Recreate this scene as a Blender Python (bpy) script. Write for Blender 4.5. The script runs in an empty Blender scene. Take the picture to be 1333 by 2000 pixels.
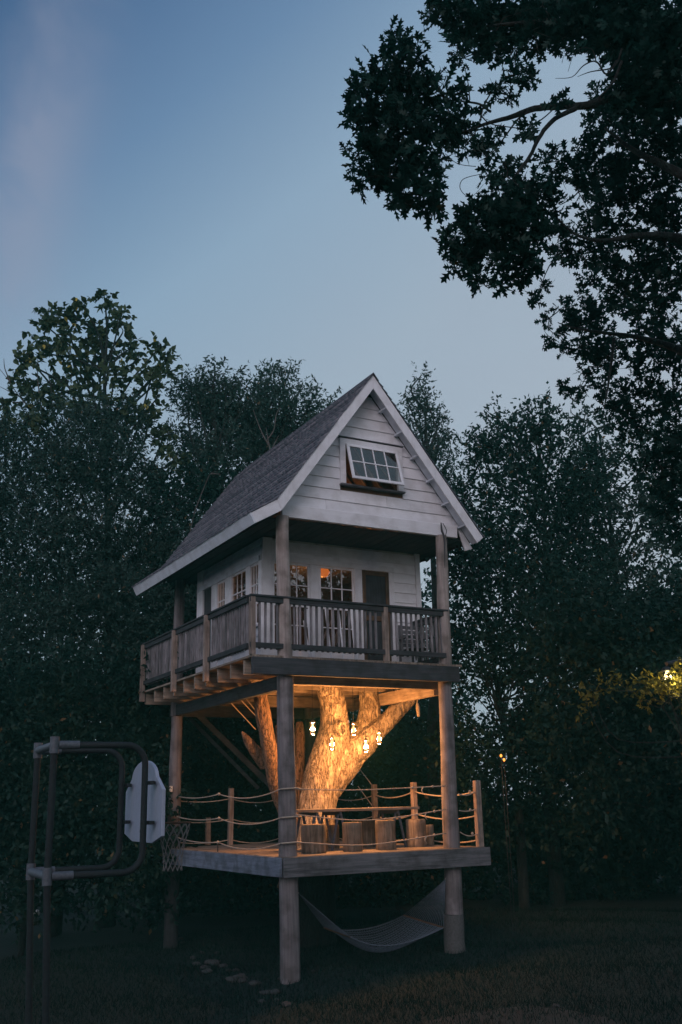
import bpy, bmesh, math, random
import numpy as np
from mathutils import Vector, Matrix, noise as mn
R = math.radians
rng = np.random.default_rng(7)
random.seed(7)
SC = bpy.context.scene
COL = SC.collection

# ------------------------------------------------------------------ camera
CAM = np.array([-7.5408, -15.7920, 0.0])
FW = np.array([0.46381936, 0.84036029, 0.28047494])
RT = np.array([0.87857788, -0.47701211, -0.02367197])
UP = np.array([-0.11389696, -0.25739859, 0.95956941])
cd = bpy.data.cameras.new('camera')
cam = bpy.data.objects.new('camera', cd); COL.objects.link(cam)
cd.sensor_fit = 'VERTICAL'; cd.sensor_height = 36.0; cd.lens = 34.99
cd.clip_start = 0.1; cd.clip_end = 2000
cam.matrix_world = Matrix(((RT[0], UP[0], -FW[0], CAM[0]), (RT[1], UP[1], -FW[1], CAM[1]),
                           (RT[2], UP[2], -FW[2], CAM[2]), (0, 0, 0, 1)))
SC.camera = cam
F = 1944.0

def ray(px, py):
    return FW + RT * (px - 666.5) / F - UP * (py - 1000.0) / F
def at(px, py, d):                     # point seen at (px,py), horizontal distance d
    r = ray(px, py); return CAM + r / math.hypot(r[0], r[1]) * d
def on(px, py, axis, val):             # point seen at (px,py) on the plane axis = val
    r = ray(px, py); return CAM + r * ((val - CAM[axis]) / r[axis])

# ------------------------------------------------------------------ world
W = bpy.data.worlds.new('World'); SC.world = W; W.use_nodes = True
wn, wl = W.node_tree.nodes, W.node_tree.links
wn.clear()
# twilight: sun just gone down behind the camera; blue sky ahead, rosy afterglow low behind
SUN_AZ = math.atan2(-FW[0], -FW[1]) + R(12)
def wmath(op, a, b=None, c=None, clamp=False):
    n_ = wn.new('ShaderNodeMath'); n_.operation = op; n_.use_clamp = clamp
    for i_, v in enumerate((a, b, c)):
        if v is None: continue
        if isinstance(v, (int, float)): n_.inputs[i_].default_value = v
        else: wl.new(v, n_.inputs[i_])
    return n_.outputs[0]
def wdot(vec, d):
    n_ = wn.new('ShaderNodeVectorMath'); n_.operation = 'DOT_PRODUCT'; wl.new(vec, n_.inputs[0]); n_.inputs[1].default_value = d
    return n_.outputs['Value']
tc = wn.new('ShaderNodeTexCoord'); dirv = tc.outputs['Generated']
zc_ = wdot(dirv, (0, 0, 1))
side = wdot(dirv, (float(RT[0]), float(RT[1]), 0))
side = wmath('MINIMUM', wmath('MAXIMUM', side, -.35), .35)
tt = wmath('MULTIPLY_ADD', side, -.60, zc_)
tt = wmath('ADD', tt, .10, clamp=True)
rp = wn.new('ShaderNodeValToRGB'); el = rp.color_ramp.elements
stops = [(.20, (.43, .485, .57)), (.50, (.36, .447, .55)), (.675, (.27, .39, .53)), (.80, (.145, .248, .41)), (.86, (.104, .19, .345)), (.96, (.038, .10, .23))]
while len(el) < len(stops): el.new(.5)
for e_, (p_, c_) in zip(el, stops): e_.position = p_; e_.color = (*c_, 1)
wl.new(tt, rp.inputs[0])
back = wmath('MAXIMUM', wdot(dirv, (math.sin(SUN_AZ), math.cos(SUN_AZ), 0)), 0.0)
back = wmath('POWER', back, 1.6)
low = wmath('POWER', 2.718, wmath('MULTIPLY', wmath('ABSOLUTE', zc_), -2.6))
glow = wmath('MULTIPLY', back, low)
gm = wn.new('ShaderNodeMix'); gm.data_type = 'RGBA'; gm.blend_type = 'ADD'; gm.inputs[7].default_value = (1.25, .95, .95, 1)
wl.new(glow, gm.inputs[0]); wl.new(rp.outputs[0], gm.inputs[6])
# thin rosy veil of high cloud, left of the view
nz = wn.new('ShaderNodeTexNoise'); nz.inputs['Scale'].default_value = 5.5; nz.inputs['Detail'].default_value = 8
nz.inputs['Roughness'].default_value = .55; nz.inputs['Distortion'].default_value = .3
mp = wn.new('ShaderNodeMapping'); mp.inputs['Scale'].default_value = (1.6, 1.6, .9); wl.new(dirv, mp.inputs[0]); wl.new(mp.outputs[0], nz.inputs[0])
vd = ray(60, 340); vd = vd / np.linalg.norm(vd); vn = np.cross(vd, ray(120, 20)); vn = vn / np.linalg.norm(vn)
band = wmath('POWER', 2.718, wmath('MULTIPLY', wmath('POWER', wdot(dirv, tuple(float(v) for v in vn)), 2), -520.0))
fwd_ = wmath('MAXIMUM', wdot(dirv, tuple(float(v) for v in vd)), 0.0)
veil = wmath('MULTIPLY', wmath('MULTIPLY', band, wmath('POWER', fwd_, 48.0)), wmath('MULTIPLY_ADD', nz.outputs[0], 4.2, -1.5, True))
vr = ray(1000, 620); vr = vr / np.linalg.norm(vr)
veil2 = wmath('MULTIPLY', wmath('POWER', wmath('MAXIMUM', wdot(dirv, tuple(float(v) for v in vr)), 0.0), 30.0), wmath('MULTIPLY_ADD', nz.outputs[0], .5, -.12, True))
veil = wmath('MULTIPLY', wmath('ADD', veil, veil2), .48, clamp=True)
cmix = wn.new('ShaderNodeMix'); cmix.data_type = 'RGBA'
wl.new(veil, cmix.inputs[0]); wl.new(gm.outputs[2], cmix.inputs[6]); cmix.inputs[7].default_value = (.33, .345, .45, 1)
bg = wn.new('ShaderNodeBackground'); bg.inputs[1].default_value = 1.0
wo = wn.new('ShaderNodeOutputWorld')
wl.new(cmix.outputs[2], bg.inputs[0]); wl.new(bg.outputs[0], wo.inputs[0])

sd = bpy.data.lights.new('sun', 'SUN'); sd.energy = 0.95; sd.angle = R(38); sd.color = (1.0, .88, .93)
sun = bpy.data.objects.new('sun', sd); COL.objects.link(sun)
_sd = Vector((math.sin(SUN_AZ) * math.cos(R(26)), math.cos(SUN_AZ) * math.cos(R(26)), math.sin(R(26))))
sun.rotation_euler = (-_sd).to_track_quat('-Z', 'Y').to_euler()

vs = SC.view_settings
SC.display_settings.display_device = 'sRGB'
vs.view_transform = 'Standard'; vs.look = 'None'; vs.gamma = 1; vs.use_curve_mapping = False
vs.exposure = 0.0
SC.cycles.max_bounces = 6; SC.cycles.transparent_max_bounces = 16
SC.cycles.use_denoising = True
SC.cycles.sample_clamp_indirect = 3

# ------------------------------------------------------------------ materials
MATS = {}
def mat(name):
    m = bpy.data.materials.new(name); m.use_nodes = True; MATS[name] = m
    nt = m.node_tree; b = nt.nodes['Principled BSDF']
    return m, nt.nodes, nt.links, b

def ramp(n, l, src, stops):
    r = n.new('ShaderNodeValToRGB'); e = r.color_ramp.elements
    while len(e) < len(stops): e.new(0.5)
    for el, (p, c) in zip(e, stops):
        el.position = p; el.color = (*c, 1)
    l.new(src, r.inputs[0]); return r.outputs[0]

def coords(n, l, scale, rand=True):
    t = n.new('ShaderNodeTexCoord'); m = n.new('ShaderNodeMapping')
    m.inputs['Scale'].default_value = scale
    l.new(t.outputs['Object'], m.inputs[0])
    if rand:
        oi = n.new('ShaderNodeObjectInfo'); mu = n.new('ShaderNodeMath'); mu.operation = 'MULTIPLY'
        mu.inputs[1].default_value = 40; l.new(oi.outputs['Random'], mu.inputs[0])
        cx = n.new('ShaderNodeCombineXYZ')
        for i in range(3): l.new(mu.outputs[0], cx.inputs[i])
        l.new(cx.outputs[0], m.inputs['Location'])
    return m.outputs[0]

def wood(name, axis, dark, light, rough=.85, g=(26, 1.6), bump=.35, spots=True, rv=.25):
    m, n, l, b = mat(name)
    sc = [g[0]] * 3; sc[axis] = g[1]
    co = coords(n, l, sc)
    a = n.new('ShaderNodeTexNoise'); a.inputs['Scale'].default_value = 1; a.inputs['Detail'].default_value = 8
    a.inputs['Roughness'].default_value = .65; a.inputs['Distortion'].default_value = .4
    l.new(co, a.inputs[0])
    mid = tuple((x + y) / 2 for x, y in zip(dark, light))
    c = ramp(n, l, a.outputs[0], [(.28, dark), (.5, mid), (.72, light)])
    if spots:                                                    # knots, weather stains
        co2 = coords(n, l, (3, 3, 3)); v = n.new('ShaderNodeTexNoise'); v.inputs['Scale'].default_value = 1.3
        v.inputs['Detail'].default_value = 5; l.new(co2, v.inputs[0])
        sp = ramp(n, l, v.outputs[0], [(.36, (.62, .6, .58) if spots is True else (.86, .85, .84)), (.55, (1, 1, 1))])
        mx = n.new('ShaderNodeMix'); mx.data_type = 'RGBA'; mx.blend_type = 'MULTIPLY'; mx.inputs[0].default_value = 1
        l.new(c, mx.inputs[6]); l.new(sp, mx.inputs[7]); c = mx.outputs[2]
    oi = n.new('ShaderNodeObjectInfo')
    mr = n.new('ShaderNodeMapRange'); mr.inputs[3].default_value = 1 - rv; mr.inputs[4].default_value = 1 + rv
    l.new(oi.outputs['Random'], mr.inputs[0])
    hv = n.new('ShaderNodeHueSaturation'); l.new(c, hv.inputs['Color']); l.new(mr.outputs[0], hv.inputs['Value'])
    l.new(hv.outputs[0], b.inputs['Base Color'])
    b.inputs['Roughness'].default_value = rough
    bp = n.new('ShaderNodeBump'); bp.inputs['Strength'].default_value = bump; bp.inputs['Distance'].default_value = .01
    l.new(a.outputs[0], bp.inputs['Height']); l.new(bp.outputs[0], b.inputs['Normal'])
    return m

GREY_D, GREY_L = (.04, .039, .045), (.18, .172, .185)
for i, ax in enumerate('xyz'):
    wood('weathered_wood_' + ax, i, GREY_D, GREY_L)
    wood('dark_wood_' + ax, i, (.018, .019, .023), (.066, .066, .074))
    wood('plank_wood_' + ax, i, (.12, .09, .07), (.34, .27, .215), rv=.3)
    wood('brown_wood_' + ax, i, (.05, .025, .013), (.16, .085, .045), rv=.2)
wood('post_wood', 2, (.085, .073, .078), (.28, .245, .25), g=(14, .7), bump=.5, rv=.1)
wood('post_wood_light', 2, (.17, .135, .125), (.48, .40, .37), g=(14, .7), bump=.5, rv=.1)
wood('post_wood_warm', 2, (.13, .095, .08), (.38, .29, .245), g=(30, 1.5), bump=.4, rv=.25)
wood('baluster_wood', 2, (.085, .08, .088), (.30, .27, .285), g=(40, 3), rv=.35)
wood('stump_bark', 2, (.06, .04, .025), (.32, .25, .19), g=(22, 2.2), bump=1.0, rv=.2)
wood('stump_cut', 2, (.2, .12, .07), (.45, .33, .2), g=(10, 10), bump=.1)
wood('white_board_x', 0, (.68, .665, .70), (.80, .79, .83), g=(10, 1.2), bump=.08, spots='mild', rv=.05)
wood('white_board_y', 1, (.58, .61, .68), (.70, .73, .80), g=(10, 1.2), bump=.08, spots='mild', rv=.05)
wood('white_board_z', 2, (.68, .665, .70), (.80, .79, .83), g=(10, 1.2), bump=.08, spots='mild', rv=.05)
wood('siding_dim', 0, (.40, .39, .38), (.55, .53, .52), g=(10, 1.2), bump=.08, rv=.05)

def plain(name, col, rough=.6, metal=0.0, bumpy=0, var=.25, sc=30):
    m, n, l, b = mat(name)
    a = n.new('ShaderNodeTexNoise'); a.inputs['Scale'].default_value = sc; a.inputs['Detail'].default_value = 4
    l.new(coords(n, l, (1, 1, 1)), a.inputs[0])
    d = tuple(x * (1 - var) for x in col); e = tuple(min(1, x * (1 + var)) for x in col)
    l.new(ramp(n, l, a.outputs[0], [(.3, d), (.7, e)]), b.inputs['Base Color'])
    b.inputs['Roughness'].default_value = rough; b.inputs['Metallic'].default_value = metal
    if bumpy:
        bp = n.new('ShaderNodeBump'); bp.inputs['Strength'].default_value = bumpy; bp.inputs['Distance'].default_value = .01
        l.new(a.outputs[0], bp.inputs['Height']); l.new(bp.outputs[0], b.inputs['Normal'])
    return m
wood('bare_twig', 2, (.05, .045, .042), (.13, .115, .11)); plain('rope', (.42, .34, .27), .9, bumpy=.5, sc=120)
plain('rope_dark', (.05, .045, .05), .9)
plain('net_cord', (.20, .19, .19), .9)
plain('hammock_cord', (.095, .11, .14), .9)
plain('galvanised_pipe', (.012, .016, .019), .75, .2, bumpy=.15, sc=25)
plain('pale_pipe', (.10, .11, .13), .6, .2)
plain('dark_metal', (.035, .035, .04), .5, .6)
plain('blue_metal', (.10, .12, .17), .45, .5)
plain('backboard_white', (.34, .38, .48), .55, var=.06, sc=12)
plain('black_print', (.03, .03, .035), .6)
plain('lid_metal', (.10, .08, .06), .5, .3)
plain('stone', (.05, .048, .047), .9, bumpy=.8, sc=14)
plain('concrete', (.10, .095, .095), .9, bumpy=.6)
plain('pale_plastic', (.7, .66, .6), .5, var=.05)
plain('roof_core', (.05, .045, .055), .9)
plain('far_path', (.02, .024, .023), .95, var=.3, sc=3)
plain('shade_cloth', (.55, .5, .42), .8)

def bark(name, dark, light, sx=9, sz=2.2, strength=1.0, dist=.05):
    m, n, l, b = mat(name)
    co = coords(n, l, (sx, sx, sz), rand=False)
    def ridged(scale, det, dis):
        t_ = n.new('ShaderNodeTexNoise'); t_.inputs['Scale'].default_value = scale; t_.inputs['Detail'].default_value = det
        t_.inputs['Roughness'].default_value = .6; t_.inputs['Distortion'].default_value = dis; l.new(co, t_.inputs[0])
        a_ = n.new('ShaderNodeMath'); a_.operation = 'MULTIPLY_ADD'; a_.inputs[1].default_value = 2; a_.inputs[2].default_value = -1; l.new(t_.outputs[0], a_.inputs[0])
        b_ = n.new('ShaderNodeMath'); b_.operation = 'ABSOLUTE'; l.new(a_.outputs[0], b_.inputs[0])
        c_ = n.new('ShaderNodeMapRange'); c_.inputs[2].default_value = .16; c_.interpolation_type = 'SMOOTHSTEP'; l.new(b_.outputs[0], c_.inputs[0]); return c_.outputs[0]
    r1 = ridged(1.0, 5, .25); r2 = ridged(2.3, 6, .2)
    s0 = n.new('ShaderNodeMath'); s0.operation = 'MULTIPLY'; s0.inputs[1].default_value = .62; l.new(r1, s0.inputs[0])
    s = n.new('ShaderNodeMath'); s.operation = 'MULTIPLY_ADD'; s.inputs[1].default_value = .38; l.new(r2, s.inputs[0]); l.new(s0.outputs[0], s.inputs[2])
    mid = tuple((a + c) / 2 for a, c in zip(dark, light))
    l.new(ramp(n, l, s.outputs[0], [(.0, dark), (.4, mid), (.9, light)]), b.inputs['Base Color'])
    b.inputs['Roughness'].default_value = .9
    bp = n.new('ShaderNodeBump'); bp.inputs['Strength'].default_value = strength; bp.inputs['Distance'].default_value = dist
    l.new(s.outputs[0], bp.inputs['Height']); l.new(bp.outputs[0], b.inputs['Normal'])
    return m
bark('tree_bark', (.085, .052, .032), (.46, .37, .28), sx=10, sz=2.6, strength=1.0, dist=.03)
bark('limb_bark', (.045, .024, .015), (.32, .19, .12), sx=12, sz=2.2, strength=1.0, dist=.03)
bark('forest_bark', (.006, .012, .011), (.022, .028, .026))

def foliage(name, c1, c2, c3, trans=.25, rough=.55):
    m, n, l, b = mat(name); n.remove(b)
    at_ = n.new('ShaderNodeAttribute'); at_.attribute_name = 'leaf_tint'
    c = ramp(n, l, at_.outputs['Fac'], [(0, c1), (.6, c2), (.97, c2), (1.0, c3)])
    d = n.new('ShaderNodeBsdfDiffuse'); l.new(c, d.inputs[0])
    t = n.new('ShaderNodeBsdfTranslucent'); l.new(c, t.inputs[0])
    g = n.new('ShaderNodeBsdfGlossy'); g.inputs['Roughness'].default_value = rough; g.inputs[0].default_value = (.8, .9, .85, 1)
    m1 = n.new('ShaderNodeMixShader'); m1.inputs[0].default_value = trans
    l.new(d.outputs[0], m1.inputs[1]); l.new(t.outputs[0], m1.inputs[2])
    m2 = n.new('ShaderNodeMixShader'); m2.inputs[0].default_value = .015
    l.new(m1.outputs[0], m2.inputs[1]); l.new(g.outputs[0], m2.inputs[2])
    l.new(m2.outputs[0], n['Material Output'].inputs[0])
    return m
foliage('oak_leaf', (.002, .022, .017), (.004, .034, .026), (.02, .04, .03), trans=.4)
foliage('dark_leaf', (.003, .024, .019), (.014, .038, .030), (.15, .10, .05))
foliage('grey_leaf', (.010, .034, .029), (.040, .066, .056), (.18, .14, .09))
foliage('broad_leaf', (.022, .045, .026), (.066, .092, .044), (.42, .34, .07))
foliage('lit_leaf', (.07, .075, .012), (.15, .14, .03), (.4, .35, .08), trans=.4)  # yellow lamplight mixed into the leaf colour
foliage('grass_blade', (.000, .010, .008), (.003, .017, .013), (.05, .05, .035))

def ground_mat():
    m, n, l, b = mat('lawn')
    t = n.new('ShaderNodeTexCoord')
    a = n.new('ShaderNodeTexNoise'); a.inputs['Scale'].default_value = .7; a.inputs['Detail'].default_value = 9
    a.inputs['Roughness'].default_value = .7
    l.new(t.outputs['Object'], a.inputs[0])
    l.new(ramp(n, l, a.outputs[0], [(.3, (.0003, .008, .006)), (.55, (.001, .012, .010)), (.8, (.008, .016, .014))]), b.inputs['Base Color'])
    f = n.new('ShaderNodeTexNoise'); f.inputs['Scale'].default_value = 25; f.inputs['Detail'].default_value = 6
    l.new(t.outputs['Object'], f.inputs[0])
    bp = n.new('ShaderNodeBump'); bp.inputs['Strength'].default_value = .8; bp.inputs['Distance'].default_value = .05
    l.new(f.outputs[0], bp.inputs['Height']); l.new(bp.outputs[0], b.inputs['Normal'])
    b.inputs['Roughness'].default_value = .95
ground_mat()

def shingle_mat():
    m, n, l, b = mat('shingle')
    a = n.new('ShaderNodeAttribute'); a.attribute_name = 'leaf_tint'
    f = n.new('ShaderNodeTexNoise'); f.inputs['Scale'].default_value = 60; f.inputs['Detail'].default_value = 4
    l.new(coords(n, l, (1, 1, 1), False), f.inputs[0])
    ad = n.new('ShaderNodeMath'); ad.operation = 'MULTIPLY_ADD'; ad.inputs[1].default_value = .35
    l.new(f.outputs[0], ad.inputs[0]); l.new(a.outputs['Fac'], ad.inputs[2])
    l.new(ramp(n, l, ad.outputs[0], [(.1, (.055, .056, .075)), (.55, (.125, .125, .155)), (1.0, (.23, .22, .25))]), b.inputs['Base Color'])
    b.inputs['Roughness'].default_value = .9
    bp = n.new('ShaderNodeBump'); bp.inputs['Strength'].default_value = .6; bp.inputs['Distance'].default_value = .004
    l.new(f.outputs[0], bp.inputs['Height']); l.new(bp.outputs[0], b.inputs['Normal'])
shingle_mat()

def glass(name, refl_boost=.10, tintc=(.9, .95, .93), rough=.01):
    m, n, l, b = mat(name); n.remove(b)
    fr = n.new('ShaderNodeFresnel'); fr.inputs[0].default_value = 1.5
    ad = n.new('ShaderNodeMath'); ad.operation = 'ADD'; ad.inputs[1].default_value = refl_boost; ad.use_clamp = True
    l.new(fr.outputs[0], ad.inputs[0])
    t = n.new('ShaderNodeBsdfTransparent'); t.inputs[0].default_value = (*tintc, 1)
    g = n.new('ShaderNodeBsdfGlossy'); g.inputs['Roughness'].default_value = rough
    mx = n.new('ShaderNodeMixShader'); l.new(ad.outputs[0], mx.inputs[0])
    l.new(t.outputs[0], mx.inputs[1]); l.new(g.outputs[0], mx.inputs[2])
    l.new(mx.outputs[0], n['Material Output'].inputs[0])
glass('window_glass', .22, (.6, .62, .6)); glass('loft_glass', .10, (.85, .85, .83)); glass('jar_glass', .02, (.97, .95, .92), .05)

def emit(name, col, s):
    m, n, l, b = mat(name)
    b.inputs['Base Color'].default_value = (0, 0, 0, 1)
    b.inputs['Emission Color'].default_value = (*col, 1); b.inputs['Emission Strength'].default_value = s
emit('bulb_bright', (1, .66, .30), 3.6); emit('bulb_dim', (1, .60, .25), 1.7)
emit('room_bulb', (1, .22, .04), 1.0); emit('loft_bulb', (1, .5, .2), 3); emit('street_bulb', (1, .74, .34), 5); emit('amber_bulb', (1, .36, .06), 2.2)

# ------------------------------------------------------------------ object helpers
def root(name, label, cat, loc=(0, 0, 0), group=None):
    o = bpy.data.objects.new(name, None); COL.objects.link(o)
    o.location = Vector([float(v) for v in loc]); o.empty_display_size = .1
    o['label'] = label; o['category'] = cat
    if group: o['group'] = group
    return o
WL = {}
def link(o, parent=None):
    """o.location is given in world space; stored relative to the parent (no parent is rotated)"""
    COL.objects.link(o); w = o.location.copy(); WL[o.name] = w
    if parent is not None:
        pw = WL.get(parent.name, parent.location)
        o.parent = parent; o.location = w - pw
    return o
def tag(o, label=None, cat=None, group=None, kind=None):
    if label: o['label'] = label
    if cat: o['category'] = cat
    if group: o['group'] = group
    if kind: o['kind'] = kind
    return o
def mesh_np(name, V, faces, m, parent=None, loc=None, tintv=None, smooth=False, extra=None):
    """faces: list of (k x n) int arrays"""
    V = np.asarray(V, float)
    me = bpy.data.meshes.new(name)
    loc = np.zeros(3) if loc is None else np.asarray(loc, float)
    me.vertices.add(len(V)); me.vertices.foreach_set('co', (V - loc).astype(np.float32).ravel())
    if not isinstance(faces, list): faces = [faces]
    tot = np.concatenate([np.full(len(f), f.shape[1]) for f in faces])
    idx = np.concatenate([f.ravel() for f in faces])
    me.loops.add(len(idx)); me.loops.foreach_set('vertex_index', idx.astype(np.int32))
    me.polygons.add(len(tot))
    me.polygons.foreach_set('loop_start', np.concatenate([[0], np.cumsum(tot)[:-1]]).astype(np.int32))
    if smooth: me.polygons.foreach_set('use_smooth', np.ones(len(tot), bool))
    if tintv is not None:
        a = me.attributes.new('leaf_tint', 'FLOAT', 'POINT'); a.data.foreach_set('value', np.asarray(tintv, np.float32))
    me.update(calc_edges=True); me.validate()
    ms = m if isinstance(m, (list, tuple)) else [m]
    for x in ms: me.materials.append(MATS[x])
    o = bpy.data.objects.new(name, me); o.location = Vector([float(v) for v in loc])
    return link(o, parent)

class MB:
    """collects shapes into one mesh"""
    def __init__(s): s.v = []; s.f = []; s.n = 0; s.mi = []
    def add(s, V, Fs, mi=0):
        s.v += [tuple(map(float, p)) for p in V]; s.f += [tuple(int(i) + s.n for i in f) for f in Fs]
        s.mi += [mi] * len(Fs); s.n += len(V); return s
    def box(s, a, b, mi=0):
        (x0, y0, z0), (x1, y1, z1) = a, b
        V = [(x0, y0, z0), (x1, y0, z0), (x1, y1, z0), (x0, y1, z0), (x0, y0, z1), (x1, y0, z1), (x1, y1, z1), (x0, y1, z1)]
        return s.add(V, [(0, 3, 2, 1), (4, 5, 6, 7), (0, 1, 5, 4), (1, 2, 6, 5), (2, 3, 7, 6), (3, 0, 4, 7)], mi)
    def prism(s, poly, d, mi=0):
        """poly: 3-D outline, d: extrusion vector"""
        P = [Vector([float(c) for c in p]) for p in poly]; d = Vector(d); n = len(P)
        V = P + [p + d for p in P]
        Fs = [tuple(range(n))[::-1], tuple(range(n, 2 * n))] + [(i, (i + 1) % n, (i + 1) % n + n, i + n) for i in range(n)]
        return s.add(V, Fs, mi)
    def beam(s, a, b, w, h, mi=0, up=(0, 0, 1)):
        a, b = Vector([float(c) for c in a]), Vector([float(c) for c in b]); d = (b - a).normalized()
        u = Vector(up); sd_ = d.cross(u)
        if sd_.length < 1e-3: sd_ = d.cross(Vector((1, 0, 0)))
        sd_.normalize(); u = sd_.cross(d)
        P = [a + sd_ * (w / 2 * i) + u * (h / 2 * j) for i, j in ((-1, -1), (1, -1), (1, 1), (-1, 1))]
        return s.prism(P, b - a, mi)
    def tube(s, pts, rad, seg=8, cap=True, mi=0, sq=0):
        V, Fs = tube_geo(pts, rad, seg, cap, sq); return s.add(V, Fs, mi)
    def lathe(s, c, prof, seg=16, mi=0, wob=0):
        V = []; n = len(prof)
        for (r, z) in prof:
            for k in range(seg):
                a = 2 * math.pi * k / seg
                rr = r * (1 + wob * mn.noise(Vector((math.cos(a) * 1.3 + c[0] * 9, math.sin(a) * 1.3, z * 1.0))))
                V.append((c[0] + rr * math.cos(a), c[1] + rr * math.sin(a), c[2] + z))
        Fs = [(i * seg + k, i * seg + (k + 1) % seg, (i + 1) * seg + (k + 1) % seg, (i + 1) * seg + k) for i in range(n - 1) for k in range(seg)]
        Fs += [tuple(range(seg))[::-1], tuple(range((n - 1) * seg, n * seg))]
        return s.add(V, Fs, mi)
    def build(s, name, m, parent=None, smooth=False, loc=None, bevel=0):
        me = bpy.data.meshes.new(name)
        L = Vector((0, 0, 0)) if loc is None else Vector([float(c) for c in loc])
        me.from_pydata([Vector(p) - L for p in s.v], [], s.f)
        for x in (m if isinstance(m, (list, tuple)) else [m]): me.materials.append(MATS[x])
        me.polygons.foreach_set('material_index', s.mi)
        if smooth: me.polygons.foreach_set('use_smooth', [True] * len(me.polygons))
        bm = bmesh.new(); bm.from_mesh(me)
        if len(s.f) > 1: bmesh.ops.recalc_face_normals(bm, faces=bm.faces)
        if bevel: bmesh.ops.bevel(bm, geom=list(bm.edges), offset=bevel, segments=1, affect='EDGES')
        bm.to_mesh(me); bm.free()
        if smooth == 'auto': me.set_sharp_from_angle(angle=R(40))
        o = bpy.data.objects.new(name, me); o.location = L
        return link(o, parent)

def smooth_path(pts, k=5):
    P = np.array([[float(c) for c in p] for p in pts]); n = len(P); out = []
    for i in range(n - 1):
        p0, p1, p2, p3 = P[max(i - 1, 0)], P[i], P[i + 1], P[min(i + 2, n - 1)]
        for j in range(k):
            t = j / k
            out.append(.5 * ((2 * p1) + (-p0 + p2) * t + (2 * p0 - 5 * p1 + 4 * p2 - p3) * t * t + (-p0 + 3 * p1 - 3 * p2 + p3) * t ** 3))
    out.append(P[-1]); return np.array(out)
def lerp_r(rad, n):
    rad = np.atleast_1d(np.asarray(rad, float))
    if len(rad) == 1: return np.full(n, rad[0])
    return np.interp(np.linspace(0, 1, n), np.linspace(0, 1, len(rad)), rad)
def tube_geo(pts, rad, seg=8, cap=True, sq=0):
    P = np.array([[float(c) for c in p] for p in pts]); n = len(P); r = lerp_r(rad, n)
    T = np.gradient(P, axis=0); T /= np.linalg.norm(T, axis=1)[:, None] + 1e-12
    u = np.cross(T[0], [0, 1, 0] if abs(T[0][1]) < .8 else [1, 0, 0]); u /= np.linalg.norm(u)
    V = []
    for i in range(n):
        u = u - T[i] * (u @ T[i]); u /= np.linalg.norm(u) + 1e-12; w = np.cross(T[i], u)
        for k in range(seg):
            a = 2 * math.pi * k / seg
            c, s_ = math.cos(a), math.sin(a)
            q = 1.0
            if sq: q = 1 / (abs(c) ** sq + abs(s_) ** sq) ** (1 / sq)
            V.append(P[i] + r[i] * q * (u * c + w * s_))
    Fs = [(i * seg + k, i * seg + (k + 1) % seg, (i + 1) * seg + (k + 1) % seg, (i + 1) * seg + k) for i in range(n - 1) for k in range(seg)]
    if cap: Fs += [tuple(range(seg))[::-1], tuple(range((n - 1) * seg, n * seg))]
    return V, Fs

BOXC = {}
def piece(name, a, b, m, parent, bevel=.004, jit=0):
    """an axis-aligned board from corner a to corner b; alike boards share one mesh"""
    a = np.minimum(a, b).astype(float) if not isinstance(a, tuple) else np.minimum(np.array(a, float), np.array(b, float))
    b2 = np.maximum(np.array(a, float), np.array(b, float)); sz = tuple(np.round(b2 - a, 3)); c = (a + b2) / 2
    key = (sz, m, bevel)
    if key not in BOXC:
        mb = MB(); h = np.array(sz) / 2; mb.box(tuple(-h), tuple(h))
        o = mb.build(name, m, None, bevel=min(bevel, min(sz) / 4)); me = o.data
        bpy.data.objects.remove(o); BOXC[key] = me
    o = bpy.data.objects.new(name, BOXC[key]); o.location = Vector([float(v) for v in c])
    if jit: o.rotation_euler = (random.uniform(-jit, jit), random.uniform(-jit, jit), random.uniform(-jit, jit))
    return link(o, parent)
def copy_tree(o, parent=None):
    c = o.copy(); COL.objects.link(c)
    if parent is not None: c.parent = parent
    for ch in o.children: copy_tree(ch, c)
    return c

# ------------------------------------------------------------------ ground
def gz(x, y):
    x = np.asarray(x, float); y = np.asarray(y, float)
    d = np.hypot(x - CAM[0], y - CAM[1])
    base = -2.78 + .07 * np.clip(x, -6, 6) + .05 * np.sin(x * .9 + 1) * np.cos(y * .7) + .03 * np.sin(x * 2.3 + y * 1.7)
    far = np.clip((d - 30) / 60, 0, 1); base = base + far * .8
    t = np.clip((d - 6) / 6.5, 0, 1); t = t * t * (3 - 2 * t)
    return -1.62 * (1 - t) + base * t
gx = np.unique(np.concatenate([np.linspace(-18, 18, 121), np.linspace(-140, 140, 61)]))
gy = np.unique(np.concatenate([np.linspace(-22, 20, 141), np.linspace(-140, 140, 61)]))
X, Y = np.meshgrid(gx, gy); V = np.stack([X.ravel(), Y.ravel(), gz(X, Y).ravel()], 1)
nx, ny = len(gx), len(gy); ii = np.arange((ny - 1) * nx).reshape(ny - 1, nx)[:, :-1].ravel()
ground = mesh_np('ground', V, np.stack([ii, ii + 1, ii + nx + 1, ii + nx], 1), 'lawn', smooth=True)
tag(ground, kind='structure')

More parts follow.
